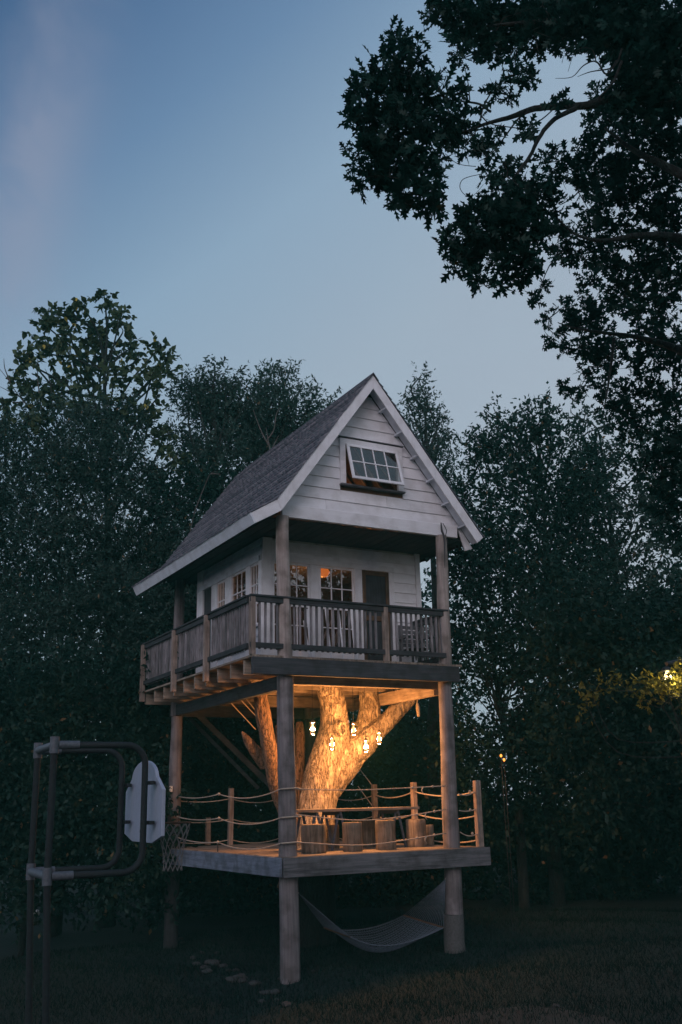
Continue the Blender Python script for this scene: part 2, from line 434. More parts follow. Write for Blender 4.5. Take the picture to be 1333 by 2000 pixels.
def flat_patch(name, outline, m, kind='structure', lift=.012):
    P = np.array([[p[0], p[1]] for p in outline]); c = P.mean(0)
    rings = 6; V = [np.array([c[0], c[1], 0])]
    for r in range(1, rings + 1):
        for p in P: q = c + (p - c) * r / rings; V.append(np.array([q[0], q[1], 0]))
    V = np.array(V); V[:, 2] = gz(V[:, 0], V[:, 1]) + lift; n = len(P)
    tri = np.array([[0, 1 + k, 1 + (k + 1) % n] for k in range(n)])
    q = np.array([[1 + r * n + k, 1 + (r + 1) * n + k, 1 + (r + 1) * n + (k + 1) % n, 1 + r * n + (k + 1) % n] for r in range(rings - 1) for k in range(n)])
    o = mesh_np(name, V, [tri, q], m, smooth=True); return tag(o, kind=kind)
def gpt(px, py, it=12):
    r = ray(px, py); d = 15.0
    for _ in range(40):
        p = CAM + r / math.hypot(r[0], r[1]) * d
        d += (p[2] - float(gz(p[0], p[1]))) * 3
    return p
o_ = [gpt(x, y) for x, y in ((830, 1998), (900, 1982), (960, 1972), (1040, 1966), (1110, 1974), (1190, 1990), (1220, 2006))]
o_ += [p + np.array([-FW[0], -FW[1], 0]) * 1.6 for p in (o_[-1], o_[3], o_[0])]
flat_patch('path', o_, 'far_path')
o_ = [at(px, 1700, d) for px, d in ((-120, 40), (-120, 36), (20, 36), (60, 36.6), (58, 37.4), (0, 39))]
flat_patch('distant_path', o_, 'far_path', lift=.03)

# ------------------------------------------------------------------ treehouse
TH = root('treehouse', 'two storey treehouse with steep shingled roof, white gable and wooden decks on log posts', 'treehouse', (1.8, 2.8, -2.7))
APX = (1.78, 8.07); KNK = (-.31, 5.25); EAV = (-.84, 4.93); RTP = (4.21, 5.02)
YF, YB = -.34, 6.45
ZL, ZU = -.83, 2.485                     # deck floor levels
XL, XR = -.69, 3.59
# posts ------------------------------------------------------------
def post(a, b, r0, r1, m='post_wood', sq=0, name='post'):
    a, b = np.array(a, float), np.array(b, float); n = 14
    P = [a + (b - a) * t + np.array([mn.noise(Vector((t * 3, a[0], a[1] + 5))) * .015, mn.noise(Vector((t * 3, a[0] + 9, a[1]))) * .015, 0]) for t in np.linspace(0, 1, n)]
    rr = [(r0 + (r1 - r0) * t) * (1 + .03 * mn.noise(Vector((t * 5, a[0], 3)))) for t in np.linspace(0, 1, n)]
    mb = MB(); mb.tube(P, rr, 18, sq=sq); return mb.build(name, m, TH, smooth='auto', loc=a)
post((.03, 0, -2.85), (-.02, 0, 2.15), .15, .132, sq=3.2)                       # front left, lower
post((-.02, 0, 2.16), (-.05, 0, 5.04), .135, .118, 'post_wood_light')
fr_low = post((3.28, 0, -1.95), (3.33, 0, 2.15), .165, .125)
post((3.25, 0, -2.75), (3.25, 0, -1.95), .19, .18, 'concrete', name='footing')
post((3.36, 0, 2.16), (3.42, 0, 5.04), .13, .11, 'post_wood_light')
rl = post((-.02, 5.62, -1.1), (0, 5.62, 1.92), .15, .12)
post((-.02, 5.62, -2.9), (-.02, 5.62, -1.11), .15, .15, 'dark_wood_z', name='shaded_post_foot')  # same post continued in darker wood for the shade under the deck
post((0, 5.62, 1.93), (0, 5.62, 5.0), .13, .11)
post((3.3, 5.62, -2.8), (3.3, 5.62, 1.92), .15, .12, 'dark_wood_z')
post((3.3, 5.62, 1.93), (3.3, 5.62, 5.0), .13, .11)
p = on(348, 1540, 0, -.13); piece('switch_box', (-.18, 5.44, p[2] - .06), (-.12, 5.50, p[2] + .06), 'pale_plastic', TH)
# upper deck -------------------------------------------------------
mb = MB()
mb.box((XL - .03, -.215, 2.14), (XR - .05, -.13, 2.43))
UD = mb.build('front_beam', 'dark_wood_x', TH, bevel=.006)
piece('beam', (XL + .75, .14, 2.03), (3.25, .22, 2.20), 'plank_wood_x', TH)
piece('beam', (-.07, .24, 1.93), (.05, 5.9, 2.17), 'dark_wood_y', TH)
piece('beam', (3.24, .24, 1.93), (3.36, 5.9, 2.17), 'plank_wood_y', TH)
piece('beam', (1.0, 3.3, 1.95), (3.2, 3.42, 2.17), 'plank_wood_x', TH)
piece('rear_beam', (-.1, 5.66, 1.93), (3.4, 5.74, 2.17), 'dark_wood_x', TH)
DK = MB().box((XL + .03, 5.86, 2.2), (XR, 5.90, 2.44)).build('deck_rim', 'weathered_wood_x', TH)
for y in np.linspace(.3, 5.8, 10):
    piece('joist', (XL + .03, y, 2.19), (3.5, y + .055, 2.44), 'plank_wood_x', TH, jit=.002)
k = 0; x = XL
while x < XR - .02:
    piece('plank', (x, -.11, 2.445), (x + .137, 5.92, ZU), 'plank_wood_y', DK); x += .146
# lower deck -------------------------------------------------------
wood('blue_grey_wood', 1, (.09, .11, .15), (.21, .245, .32), rv=.05)
LD = MB().box((-.235, -.2, -1.144), (-.19, 5.9, -.84)).build('left_rim', 'blue_grey_wood', TH, bevel=.006)
piece('front_rim', (-.185, -.255, -1.15), (3.97, -.205, -.838), 'weathered_wood_x', TH)
piece('right_rim', (3.92, -.2, -1.14), (3.97, 5.9, -.84), 'weathered_wood_y', TH)
piece('rear_rim', (-.18, 5.9, -1.14), (3.97, 5.95, -.84), 'weathered_wood_x', TH)
y = -.2
while y < 5.8:
    e = random.uniform(-.03, .03) if y < 1 else 0
    piece('plank', (-.185, y, -.872), (3.915, y + .141, ZL), 'plank_wood_x', LD, jit=.0008); y += .145
for y in (.5, 1.7, 2.9, 4.1, 5.3): piece('joist', (-.18, y, -1.12), (3.91, y + .05, -.88), 'dark_wood_x', TH)
# upper railing ----------------------------------------------------
ZR = 3.535
def railing(axis, c, lo, hi, posts, bal, name='railing', skip=()):
    """rails along axis at the fixed coordinate c"""
    def bx(u0, u1, v0, v1, z0, z1):
        return ((u0, v0, z0), (u1, v1, z1)) if axis == 0 else ((v0, u0, z0), (v1, u1, z1))
    mb = MB()
    mb.box(*bx(lo, hi, c - .075, c + .075, ZR - .035, ZR))
    mb.box(*bx(lo + .01, hi - .01, c - .05, c - .012, ZR - .13, ZR - .037))
    mb.box(*bx(lo + .01, hi - .01, c - .05, c - .012, ZU + .12, ZU + .21))
    rl_ = mb.build(name, 'dark_wood_' + 'xy'[axis], TH, bevel=.004)
    u = lo + .09
    while u < hi - .05:
        if not any(abs(u - q) < .09 for q in list(posts) + list(skip)):
            w = random.uniform(-.006, .006)
            a, b = bx(u - .019, u + .019, c - .008, c + .03, ZU + .105, ZR - .038)
            piece('baluster', a, b, 'baluster_wood', rl_, jit=.006)
        u += bal
    for q in posts:
        a, b = bx(q - .045, q + .045, c - .055, c + .045, ZU - (.24 if axis else .0), ZR - .036)
        if axis: a = (a[0] - .05, a[1], a[2]); b = (b[0] - .05, b[1], b[2])
        piece('railing_post', a, b, 'post_wood_warm', rl_)
    return rl_
railing(0, -.06, XL - .04, 3.42, (XL + .02, 2.02), .112, skip=(-.04, 3.38))
railing(1, XL, .02, 5.88, (1.93, 3.75, 5.82), .112)
railing(1, XR - .05, .1, 5.88, (2.9, 5.82), .112)
railing(0, 5.83, XL + .1, XR - .1, (1.45,), .112)
# roof --------------------------------------------------------------
mb = MB()
lowL = [(APX[0], APX[1]), KNK, EAV]; th = .06
def off(p, n, d): return (p[0] + n[0] * d, p[1] + n[1] * d)
sl = np.array([APX[0] - KNK[0], APX[1] - KNK[1]]); sl /= np.linalg.norm(sl); nL = (-sl[1], sl[0])       # outward up-left
sk = np.array([KNK[0] - EAV[0], KNK[1] - EAV[1]]); sk /= np.linalg.norm(sk); nK = (-sk[1], sk[0])
sr = np.array([RTP[0] - APX[0], RTP[1] - APX[1]]); sr /= np.linalg.norm(sr); nR = (-sr[1], sr[0])
iL = (APX[0], APX[1] - .1); kL = (KNK[0] + .04, KNK[1] - .06); eL = off(EAV, nK, -.06); rR = off(RTP, nR, -.06)
yy = YF + .03
mb.prism([(iL[0], yy, iL[1]), (kL[0], yy, kL[1]), (KNK[0], yy, KNK[1]), (APX[0], yy, APX[1])], (0, YB - yy, 0))
mb.prism([(kL[0], yy, kL[1]), (eL[0], yy, eL[1]), (EAV[0], yy, EAV[1]), (KNK[0], yy, KNK[1])], (0, YB - yy, 0))
mb.prism([(iL[0], yy, iL[1]), (APX[0], yy, APX[1]), (RTP[0], yy, RTP[1]), (rR[0], yy, rR[1])], (0, YB - yy, 0))
ROOF = mb.build('roof', 'roof_core', TH)
def shingles(p_hi, p_lo, nrm, y0, y1, name='shingles'):
    L = math.dist(p_hi, p_lo); d = np.array([(p_lo[0] - p_hi[0]) / L, (p_lo[1] - p_hi[1]) / L]); nrm = np.array(nrm)
    V = []; Fq = []; T = []; exp_ = .155; rows = int(math.ceil(L / exp_)); exp_ = L / rows
    for r in range(rows + 1):
        s1 = L - r * exp_ + .02; s0 = max(s1 - exp_ - .015, 0)
        if s1 <= .02: continue
        y = y0 - random.uniform(0, .15); rt_ = random.uniform(.15, .6)
        while y < y1:
            w = random.choice((.14, .17, .21, .25)); a, b = max(y, y0), min(y + w - .006, y1); y += w
            if b - a < .02: continue
            e = s1 + random.uniform(-.004, .006); h1 = random.uniform(.028, .038); h0 = .003; t = min(.9, max(0, rt_ + random.uniform(-.22, .22)))
            base = len(V)
            for s_, h in ((s0, h0), (e, h1), (e, .001)):
                for yv in (a, b):
                    q = np.array(p_hi) + d * s_ + nrm * h; V.append((q[0], yv, q[1])); T.append(t)
            Fq += [(base, base + 1, base + 3, base + 2), (base + 2, base + 3, base + 5, base + 4),
                   (base, base + 2, base + 4, base), (base + 1, base + 5, base + 3, base + 1)]
    Fq = [tuple(dict.fromkeys(f)) for f in Fq]
    q4 = np.array([f for f in Fq if len(f) == 4]); q3 = np.array([f for f in Fq if len(f) == 3])
    o = mesh_np(name, V, [q4, q3], 'shingle', ROOF, tintv=T); tag(o, kind='stuff'); return o
shingles(APX, KNK, nL, YF - .02, YB + .02); shingles(KNK, EAV, nK, YF - .02, YB + .02); shingles(APX, RTP, nR, YF - .02, YB + .02)
mb = MB(); yv = YF - .03                                          # ridge cap
mb.prism([(APX[0] - .1, yv, APX[1] - .105), (APX[0], yv, APX[1] + .035), (APX[0] + .1, yv, APX[1] - .095), (APX[0] + .09, yv, APX[1] - .115), (APX[0], yv, APX[1] + .005), (APX[0] - .09, yv, APX[1] - .125)], (0, YB - YF - .4, 0))
mb.build('ridge_cap', 'roof_core', ROOF)
# rake boards and fascia
def strip(p, q, w_p, w_q, y0, y1, m, name, parent=TH):
    return MB().prism([(p[0], y0, p[1]), (q[0], y0, q[1]), (w_q[0], y0, w_q[1]), (w_p[0], y0, w_p[1])], (0, y1 - y0, 0)).build(name, m, parent, bevel=.004)
wv = .30
a = (APX[0], APX[1] - .012)
strip(a, (KNK[0] - .005, KNK[1] - .012), (APX[0], APX[1] - wv), (KNK[0] + .09, KNK[1] - .205), YF, YF + .03, 'white_board_z', 'rake_board')
strip((APX[0] + .004, a[1]), (RTP[0], RTP[1] - .012), (APX[0] + .004, APX[1] - wv), (RTP[0] - .15, RTP[1] - .135), YF, YF + .03, 'white_board_z', 'rake_board')
strip((KNK[0] - .008, KNK[1] - .014), (EAV[0] + .01, EAV[1] - .006), (KNK[0] + .087, KNK[1] - .207), (EAV[0] + .105, EAV[1] - .18), YF - .004, YF + .026, 'white_board_x', 'rake_board')
fx = [(EAV[0] - .012, EAV[1] - .0), (EAV[0] + .018, EAV[1] + .012), (EAV[0] + .118, EAV[1] - .165), (EAV[0] + .085, EAV[1] - .19)]
MB().prism([(p_[0], YF - .008, p_[1]) for p_ in fx], (0, YB - YF + .016, 0)).build('fascia', 'white_board_y', TH)
# eave soffit, dark boards under kick and slope, rafters
for y in np.linspace(.35, 6.3, 11):
    MB().beam((EAV[0] + .12, y, EAV[1] - .12), (KNK[0] + .3, y, KNK[1] + .12 - .15), .05, .09).build('rafter', 'dark_wood_x', TH)
    MB().beam((RTP[0] - .08, y, RTP[1] - .08), (APX[0] + .1, y, APX[1] - .26), .05, .09).build('rafter', 'dark_wood_x', TH)
# gable wall ---------------------------------------------------------
g_lo, g_hi = 5.27, 7.80
def inL(z): return APX[0] - (APX[1] - .12 - z) / 1.337
def inR(z): return APX[0] + (APX[1] - .13 - z) / 1.255
WX0, WX1, WZ0, WZ1 = 1.30, 2.47, 5.86, 6.66          # loft window opening
GW = MB()
for (x0, x1, z0, z1) in (((None), WX0, WZ0, WZ1), (WX1, None, WZ0, WZ1)):
    if x0 is None: GW.prism([(inL(z0) + .02, .05, z0), (x1, .05, z0), (x1, .05, z1), (inL(z1) + .02, .05, z1)], (0, .05, 0))
    else: GW.prism([(x0, .05, z0), (inR(z0) - .02, .05, z0), (inR(z1) - .02, .05, z1), (x0, .05, z1)], (0, .05, 0))
GW.prism([(inL(g_lo) + .02, .05, g_lo), (inR(g_lo) - .02, .05, g_lo), (inR(WZ0) - .02, .05, WZ0), (inL(WZ0) + .02, .05, WZ0)], (0, .05, 0))
GW.prism([(inL(WZ1) + .02, .05, WZ1), (inR(WZ1) - .02, .05, WZ1), (inR(g_hi) - .02, .05, g_hi), (inL(g_hi) + .02, .05, g_hi)], (0, .05, 0))
GW = GW.build('gable_wall', 'brown_wood_x', TH)
z = g_lo; hgt = .222
def lap(xa0, xb0, xa1, xb1, z0, z1, m='white_board_x', parent=None, yb=.05):
    """one lapped board: bottom edge proud of the top edge"""
    V = [(xa0, yb - .036, z0), (xb0, yb - .036, z0), (xb1, yb - .016, z1), (xa1, yb - .016, z1), (xa0, yb, z0), (xb0, yb, z0), (xb1, yb, z1), (xa1, yb, z1)]
    return MB().add(V, [(0, 1, 2, 3), (4, 7, 6, 5), (0, 4, 5, 1), (3, 2, 6, 7), (0, 3, 7, 4), (1, 5, 6, 2)]).build('siding_board', m, parent)
while z < 7.72:
    z1 = min(z + hgt, 7.74); h_ = hgt + random.uniform(-.012, .012)
    L0, L1, R0, R1 = inL(z), inL(z1), inR(z), inR(z1)
    if z1 > WZ0 - .02 and z < WZ1 + .1:
        lap(L0, WX0 - .12, L1, WX0 - .12, z, z1 + .006, parent=GW); lap(WX1 + .12, R0, WX1 + .12, R1, z, z1 + .006, parent=GW)
    else:
        if R0 - L0 > 2.6:
            j_ = random.uniform(L0 + .9, R0 - .9); lap(L0, j_ - .002, L1, j_ - .002, z, z1 + .006, parent=GW); lap(j_ + .002, R0, j_ + .002, R1, z + random.uniform(-.003, .003), z1 + .006, parent=GW)
        else: lap(L0, R0, L1, R1, z, z1 + .006, parent=GW)
    z += hgt
piece('gable_beam', (-.07, -.045, 5.03), (3.80, .04, 5.275), 'white_board_x', TH)
strip((3.84, 5.29), (inR(5.29), 5.29), (4.02, 4.80), (4.19, 4.86), .005, .05, 'white_board_z', 'frieze_board')
for i, z in enumerate(np.linspace(5.25, 7.45, 6)):
    xx = APX[0] + (APX[1] - .20 - z) / 1.255
    MB().beam((xx, YF + .032, z), (xx, .01, z), .07, .035).build('lookout', 'white_board_y', TH)
    xx = APX[0] - (APX[1] - .20 - z) / 1.337
    MB().beam((xx, YF + .032, z), (xx, .01, z), .07, .035).build('lookout', 'white_board_y', TH)
for (p_, q_) in (((APX[0] + .02, APX[1] - .115), (RTP[0] - .05, RTP[1] - .06)), ((APX[0] - .02, APX[1] - .125), (KNK[0] + .05, KNK[1] - .085))):
    MB().prism([(p_[0], YF + .032, p_[1]), (q_[0], YF + .032, q_[1]), (q_[0], YF + .032, q_[1] - .02), (p_[0], YF + .032, p_[1] - .02)], (0, -YF - .03, 0)).build('soffit', 'white_board_y', TH)
# loft window: trim, awning sash pushed out, sill
LW = MB()
LW.box((WX0 - .12, -.02, WZ1), (WX1 + .12, .04, WZ1 + .11)); LW.box((WX0 - .12, -.02, WZ0 - .02), (WX0, .04, WZ1)); LW.box((WX1, -.02, WZ0 - .02), (WX1 + .12, .04, WZ1))
LW = LW.build('loft_window', 'white_board_x', TH, bevel=.003)
piece('sill', (WX0 - .13, -.07, WZ0 - .055), (WX1 + .13, .045, WZ0 - .022), 'weathered_wood_x', LW)
piece('drip_cap', (WX0 - .14, -.035, WZ1 + .112), (WX1 + .14, .03, WZ1 + .128), 'dark_wood_x', LW)
def sash(name, parent, x0, x1, z0, z1, cols, rows, y, fw=.05, mw=.022, ang=0, m='white_board_x', th=.03, heavy=None, gl='window_glass'):
    """framed glazing; tilts outwards about its top edge by ang"""
    def tr(o):
        if ang:
            M_ = Matrix.Translation((0, y, z1)) @ Matrix.Rotation(-ang, 4, 'X') @ Matrix.Translation((0, -y, -z1))
            o.data.transform(M_)
        return o
    fr = MB(); fr.box((x0, y - th, z1 - fw), (x1, y, z1)); fr.box((x0, y - th, z0), (x1, y, z0 + fw))
    fr.box((x0, y - th, z0 + fw), (x0 + fw, y, z1 - fw)); fr.box((x1 - fw, y - th, z0 + fw), (x1, y, z1 - fw))
    fr = tr(fr.build(name, m, parent))
    gx0, gx1, gz0, gz1 = x0 + fw, x1 - fw, z0 + fw, z1 - fw
    for i in range(1, cols):
        xx = gx0 + (gx1 - gx0) * i / cols
        tr(MB().box((xx - mw / 2, y - th + .004, gz0), (xx + mw / 2, y - .004, gz1)).build('muntin', m, parent))
    for j in range(1, rows):
        zz = gz0 + (gz1 - gz0) * j / rows; w_ = mw if heavy != j else .06
        tr(MB().box((gx0, y - th + .001, zz - w_ / 2), (gx1, y - .001, zz + w_ / 2)).build('muntin', m, parent))
    for i in range(cols):
        for j in range(rows):
            a0, a1 = gx0 + (gx1 - gx0) * i / cols, gx0 + (gx1 - gx0) * (i + 1) / cols
            b0, b1 = gz0 + (gz1 - gz0) * j / rows, gz0 + (gz1 - gz0) * (j + 1) / rows
            t = random.uniform(-.004, .004)
            tr(MB().add([(a0, y - th / 2 + t, b0), (a1, y - th / 2, b0), (a1, y - th / 2 + t * .5, b1), (a0, y - th / 2, b1)], [(0, 1, 2, 3)]).build('pane', gl, parent))
    return fr
sash('sash', LW, WX0 + .01, WX1 - .01, WZ0, WZ1 - .01, 4, 2, -.015, fw=.055, ang=R(16), gl='loft_glass')
# loft interior
MB().prism([(.25, 4.2, 5.3), (3.6, 4.2, 5.3), (APX[0], 4.2, 7.75)], (0, .05, 0)).build('loft_back_wall', 'brown_wood_z', TH)
for i in range(9):
    MB().beam((APX[0] - .1, .5 + i * .42, APX[1] - .3), (KNK[0] + .5, .5 + i * .42, KNK[1] + .25), .06, .1).build('loft_rafter', 'plank_wood_x', TH)
    MB().beam((APX[0] + .1, .5 + i * .42, APX[1] - .3), (RTP[0] - .6, .5 + i * .42, RTP[1] + .45), .06, .1).build('loft_rafter', 'plank_wood_x', TH)
MB().prism([(APX[0], .11, APX[1] - .22), (KNK[0] + .25, .11, KNK[1] + .11), (KNK[0] + .27, .11, KNK[1] + .09), (APX[0], .11, APX[1] - .26)], (0, 4.1, 0)).build('loft_lining', 'brown_wood_y', TH)
MB().prism([(APX[0] + .01, .11, APX[1] - .22), (RTP[0] - .4, .11, RTP[1] + .28), (RTP[0] - .42, .11, RTP[1] + .26), (APX[0] + .01, .11, APX[1] - .26)], (0, 4.1, 0)).build('loft_lining', 'brown_wood_y', TH)
# porch ceiling boards
x = -.3
while x < 4.0:
    piece('ceiling_board', (x, .05, 5.0), (x + .19, 5.9, 5.022), 'dark_wood_y', TH); x += .2
# house walls --------------------------------------------------------
HX0, HX1, HY0, HY1, HZ0, HZ1 = .13, 3.74, 1.30, 4.75, ZU, 4.99
FWL = MB()
wins = [(.34, 1.15), (1.35, 2.15)]; door = (2.33, 2.96); WT, WB = 4.53, 2.86
for (a, b, c, d) in ((HX0, .34, HZ0, HZ1), (1.15, 1.35, HZ0, WT), (2.15, 2.33, HZ0, WT), (2.96, HX1, HZ0, HZ1), (.34, 2.96, WT, HZ1), (.34, 1.15, HZ0, WB), (1.35, 2.15, HZ0, WB)):
    FWL.box((a, HY0 + .02, c), (b, HY0 + .08, d))
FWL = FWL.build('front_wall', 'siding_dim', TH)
z = HZ0
while z < HZ1 - .05:
    z1 = min(z + .205, HZ1)
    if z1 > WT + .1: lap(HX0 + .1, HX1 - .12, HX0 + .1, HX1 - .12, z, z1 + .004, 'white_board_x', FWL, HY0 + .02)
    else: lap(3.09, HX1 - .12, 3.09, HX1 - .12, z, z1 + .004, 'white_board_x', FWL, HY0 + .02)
    z += .205
for (a, b) in ((HX0, .34), (1.15, 1.35), (2.15, 2.33), (2.96, 3.09), (HX1 - .12, HX1)):
    piece('trim_board', (a + .003, HY0 - .03, HZ0), (b - .003, HY0 + .018, WT if a > .2 and a < 3 else HZ1), 'white_board_z', FWL)
piece('trim_board', (.34, HY0 - .034, WT + .003), (3.09, HY0 + .016, WT + .12), 'white_board_x', FWL)
for (a, b) in wins:
    piece('trim_board', (a, HY0 - .028, HZ0 + .02), (b, HY0 + .018, WB - .03), 'white_board_x', FWL)
    w_ = MB().box((a, HY0 - .05, WB - .03), (b, HY0 + .04, WB)).build('window', 'white_board_x', TH)
    sash('sash', w_, a + .004, b - .004, WB + .003, WT - .003, 3, 4, HY0 + .02, fw=.04, mw=.02, heavy=2)
x = HX0 + .1
while x < HX1 - .2:
    piece('room_ceiling_board', (x, HY0 + .1, 4.93), (x + .16, HY1 - .08, 4.955), 'plank_wood_y', TH); x += .17
# dark screen door
dr = MB().box((door[0] + .005, HY0 - .005, HZ0 + .02), (door[1] - .005, HY0 + .02, WT - .005)).build('door', 'dark_wood_z', TH)
for (a, b) in ((door[0] + .005, door[0] + .08), (door[1] - .08, door[1] - .005)):
    piece('door_stile', (a, HY0 - .03, HZ0 + .02), (b, HY0 - .008, WT - .005), 'brown_wood_z', dr)
piece('door_rail', (door[0] + .083, HY0 - .028, 3.5), (door[1] - .083, HY0 - .008, 3.6), 'brown_wood_x', dr)
piece('door_rail', (door[0] + .083, HY0 - .028, WT - .1), (door[1] - .083, HY0 - .008, WT - .006), 'brown_wood_x', dr)
piece('door_rail', (door[0] + .083, HY0 - .028, HZ0 + .02), (door[1] - .083, HY0 - .008, HZ0 + .14), 'brown_wood_x', dr)
MB().lathe((door[0] + .05, HY0 - .055, 3.45), [(.005, -.02), (.022, -.015), (.022, .015), (.005, .02)], 10).build('handle', 'dark_metal', dr)
# left wall with its band of windows
LWL = MB()
seg = [(1.42, 1.85), (2.03, 2.8), (3.13, 3.58)]; dl = (3.88, 4.42)
cuts = [HY0 + .08, 1.42, 1.85, 2.03, 2.8, 3.13, 3.58, 3.88, 4.42, HY1]
for a, b in zip(cuts[:-1], cuts[1:]):
    if (a, b) in seg: LWL.box((HX0 + .02, a, HZ0), (HX0 + .08, b, 3.3)); LWL.box((HX0 + .02, a, WT), (HX0 + .08, b, HZ1))
    elif (a, b) == dl: LWL.box((HX0 + .02, a, WT), (HX0 + .08, b, HZ1))
    else: LWL.box((HX0 + .02, a, HZ0), (HX0 + .08, b, HZ1))
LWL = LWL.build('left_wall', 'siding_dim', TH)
def lap_y(y0, y1, z0, z1, parent, xb):
    V = [(xb - .034, y0, z0), (xb - .034, y1, z0), (xb - .014, y1, z1), (xb - .014, y0, z1), (xb, y0, z0), (xb, y1, z0), (xb, y1, z1), (xb, y0, z1)]
    return MB().add(V, [(0, 1, 2, 3), (4, 7, 6, 5), (0, 4, 5, 1), (3, 2, 6, 7), (0, 3, 7, 4), (1, 5, 6, 2)]).build('siding_board', 'white_board_y', parent)
z = WT + .12
while z < HZ1 - .03: lap_y(HY0 + .02, HY1, z, min(z + .2, HZ1), LWL, HX0 + .02); z += .2
for a, b in zip(cuts[:-1], cuts[1:]):
    if (a, b) not in seg and (a, b) != dl:
        piece('trim_board', (HX0 - .032, a - .02 if a > 1.5 else HY0 - .028, HZ0), (HX0 + .016, b, WT if b < 4.6 else HZ1), 'white_board_z', LWL)
piece('trim_board', (HX0 - .036, HY0 + .1, WT + .003), (HX0 + .014, HY1, WT + .115), 'white_board_y', LWL)
for a, b in seg:
    z = HZ0
    while z < 3.2: lap_y(a, b - .022, z, min(z + .2, 3.26), LWL, HX0 + .02); z += .2
    w_ = MB().box((HX0 - .05, a, 3.27), (HX0 + .03, b, 3.3)).build('window', 'white_board_y', TH)
    f_ = sash('sash', w_, a + .004, b - .004, 3.303, WT - .003, 3, 3, 0, fw=.04, mw=.02)
    for o_c in [c for c in w_.children]:
        o_c.data.transform(Matrix(((0, 1, 0, HX0 + .02), (1, 0, 0, 0), (0, 0, 1, 0), (0, 0, 0, 1)))); o_c.data.flip_normals()
MB().box((HX0 + .01, dl[0], HZ0), (HX0 + .05, dl[1], WT)).build('door', 'dark_wood_z', TH)
MB().box((HX0 + .09, HY1 - .06, HZ0), (HX1, HY1, HZ1)).build('rear_wall', 'brown_wood_x', TH)
MB().box((HX1 - .06, HY0 + .09, HZ0), (HX1, HY1 - .07, HZ1)).build('right_wall', 'brown_wood_y', TH)
# orange lit ceiling globe inside
LAMP = root('ceiling_lamp', 'glowing orange paper lampshade hanging inside behind the porch window', 'lamp', (1.95, 2.3, 4.96))
MB().lathe((1.95, 2.3, 4.66), [(.04, -.1), (.12, -.09), (.17, 0), (.12, .08), (.03, .1)], 20).build('lamp_shade', 'room_bulb', LAMP, smooth=True)
MB().tube([(1.95, 2.3, 4.78), (1.95, 2.3, 4.98)], .006, 5).build('cord', 'dark_metal', LAMP)
def point_light(name, p, e, col, r, parent=None):
    d = bpy.data.lights.new(name, 'POINT'); d.energy = e; d.color = col; d.shadow_soft_size = r
    o = bpy.data.objects.new(name, d); o.location = Vector([float(v) for v in p]); return link(o, parent)
point_light('lamp_light', (2.0, 2.6, 4.35), 34, (1, .42, .12), .08, LAMP)
LB = root('loft_bulb', 'small warm bulb glowing inside the loft behind the gable window', 'lamp', (2.9, 2.6, 6.2))
MB().lathe((2.9, 2.6, 6.2), [(.01, -.04), (.035, -.01), (.03, .02), (.012, .05)], 10).build('bulb', 'loft_bulb', LB, smooth=True)
MB().tube([(2.9, 2.6, 6.25), (2.9, 2.6, 6.5)], .008, 5).build('cord', 'dark_metal', LB)
point_light('bulb_light', (2.9, 2.3, 6.15), 22, (1, .42, .14), .05, LB)
# dangling strap on the right post (dark vine and rope)
MB().tube(smooth_path([(3.36, -.13, 5.27), (3.34, -.17, 5.1), (3.38, -.18, 4.95), (3.36, -.19, 4.6), (3.37, -.16, 4.35)]), [.012, .022, .02, .012, .004], 7).build('hanging_strap', 'rope_dark', TH, smooth=True)
MB().tube(smooth_path([(3.38, -.16, 5.26), (3.45, -.17, 5.12), (3.42, -.18, 5.0), (3.46, -.18, 4.85)]), .008, 5).build('hanging_strap', 'rope_dark', TH)
# things leaning on the porch -------------------------------------------
for i, (px0, py0, px1, py1, lb) in enumerate(((594, 1213, 606, 1268, 'leftmost slim pale pole leaning against the porch window'), (636, 1190, 648, 1262, 'slim pale pole leaning below the lit porch window, next to the wide white board'),
                                         (662, 1195, 672, 1262, 'slim pale pole leaning in the middle of the lit porch window'), )):
    a, b = on(px1, py1, 1, .62), on(px0, py0, 1, 1.2); a[2] = ZU + .01
    tag(MB().beam(a, b, .028, .028).build('leaning_pole', 'white_board_z', None, loc=a), lb, 'pole', 'pale poles leaning on the porch')
for (px0, py0, px1, py1, lb) in ((600, 1190, 613, 1262, 'wide pale board leaning beside the front left post on the porch'), (687, 1190, 697, 1262, 'wide pale board leaning beside the brown porch door')):
    a, b = on(px1, py1, 1, .62), on(px0, py0, 1, 1.2); a[2] = ZU + .01
    tag(MB().beam(a, b, .07, .02, up=(0, 1, 0)).build('leaning_board', 'white_board_z', None, loc=a), lb, 'board', 'pale boards leaning on the porch')
# porch chair
pc = on(815, 1285, 1, .85); cx, cy = float(pc[0]), .85
CH = root('porch_chair', 'weathered slatted wooden chair at the right end of the porch', 'chair', (cx, cy, ZU))
zc = ZU + .003
for (dx, dy) in ((-.24, -.22), (.24, -.22)): piece('leg', (cx + dx - .02, cy + dy - .02, zc), (cx + dx + .02, cy + dy + .02, zc + .62), 'weathered_wood_z', CH)
for dx in (-.24, .24): piece('leg', (cx + dx - .02, cy + .22, zc), (cx + dx + .02, cy + .26, zc + .92), 'weathered_wood_z', CH)
for i in range(5): piece('seat_slat', (cx - .22, cy - .22 + i * .085, zc + .40), (cx + .22, cy - .145 + i * .085, zc + .42), 'weathered_wood_x', CH)
for i in range(5): piece('back_slat', (cx - .215, cy + .20, zc + .48 + i * .09), (cx + .215, cy + .218, zc + .545 + i * .09), 'weathered_wood_x', CH)
for dx in (-.24, .24): piece('armrest', (cx + dx - .04, cy - .27, zc + .622), (cx + dx + .04, cy + .217, zc + .645), 'weathered_wood_y', CH)

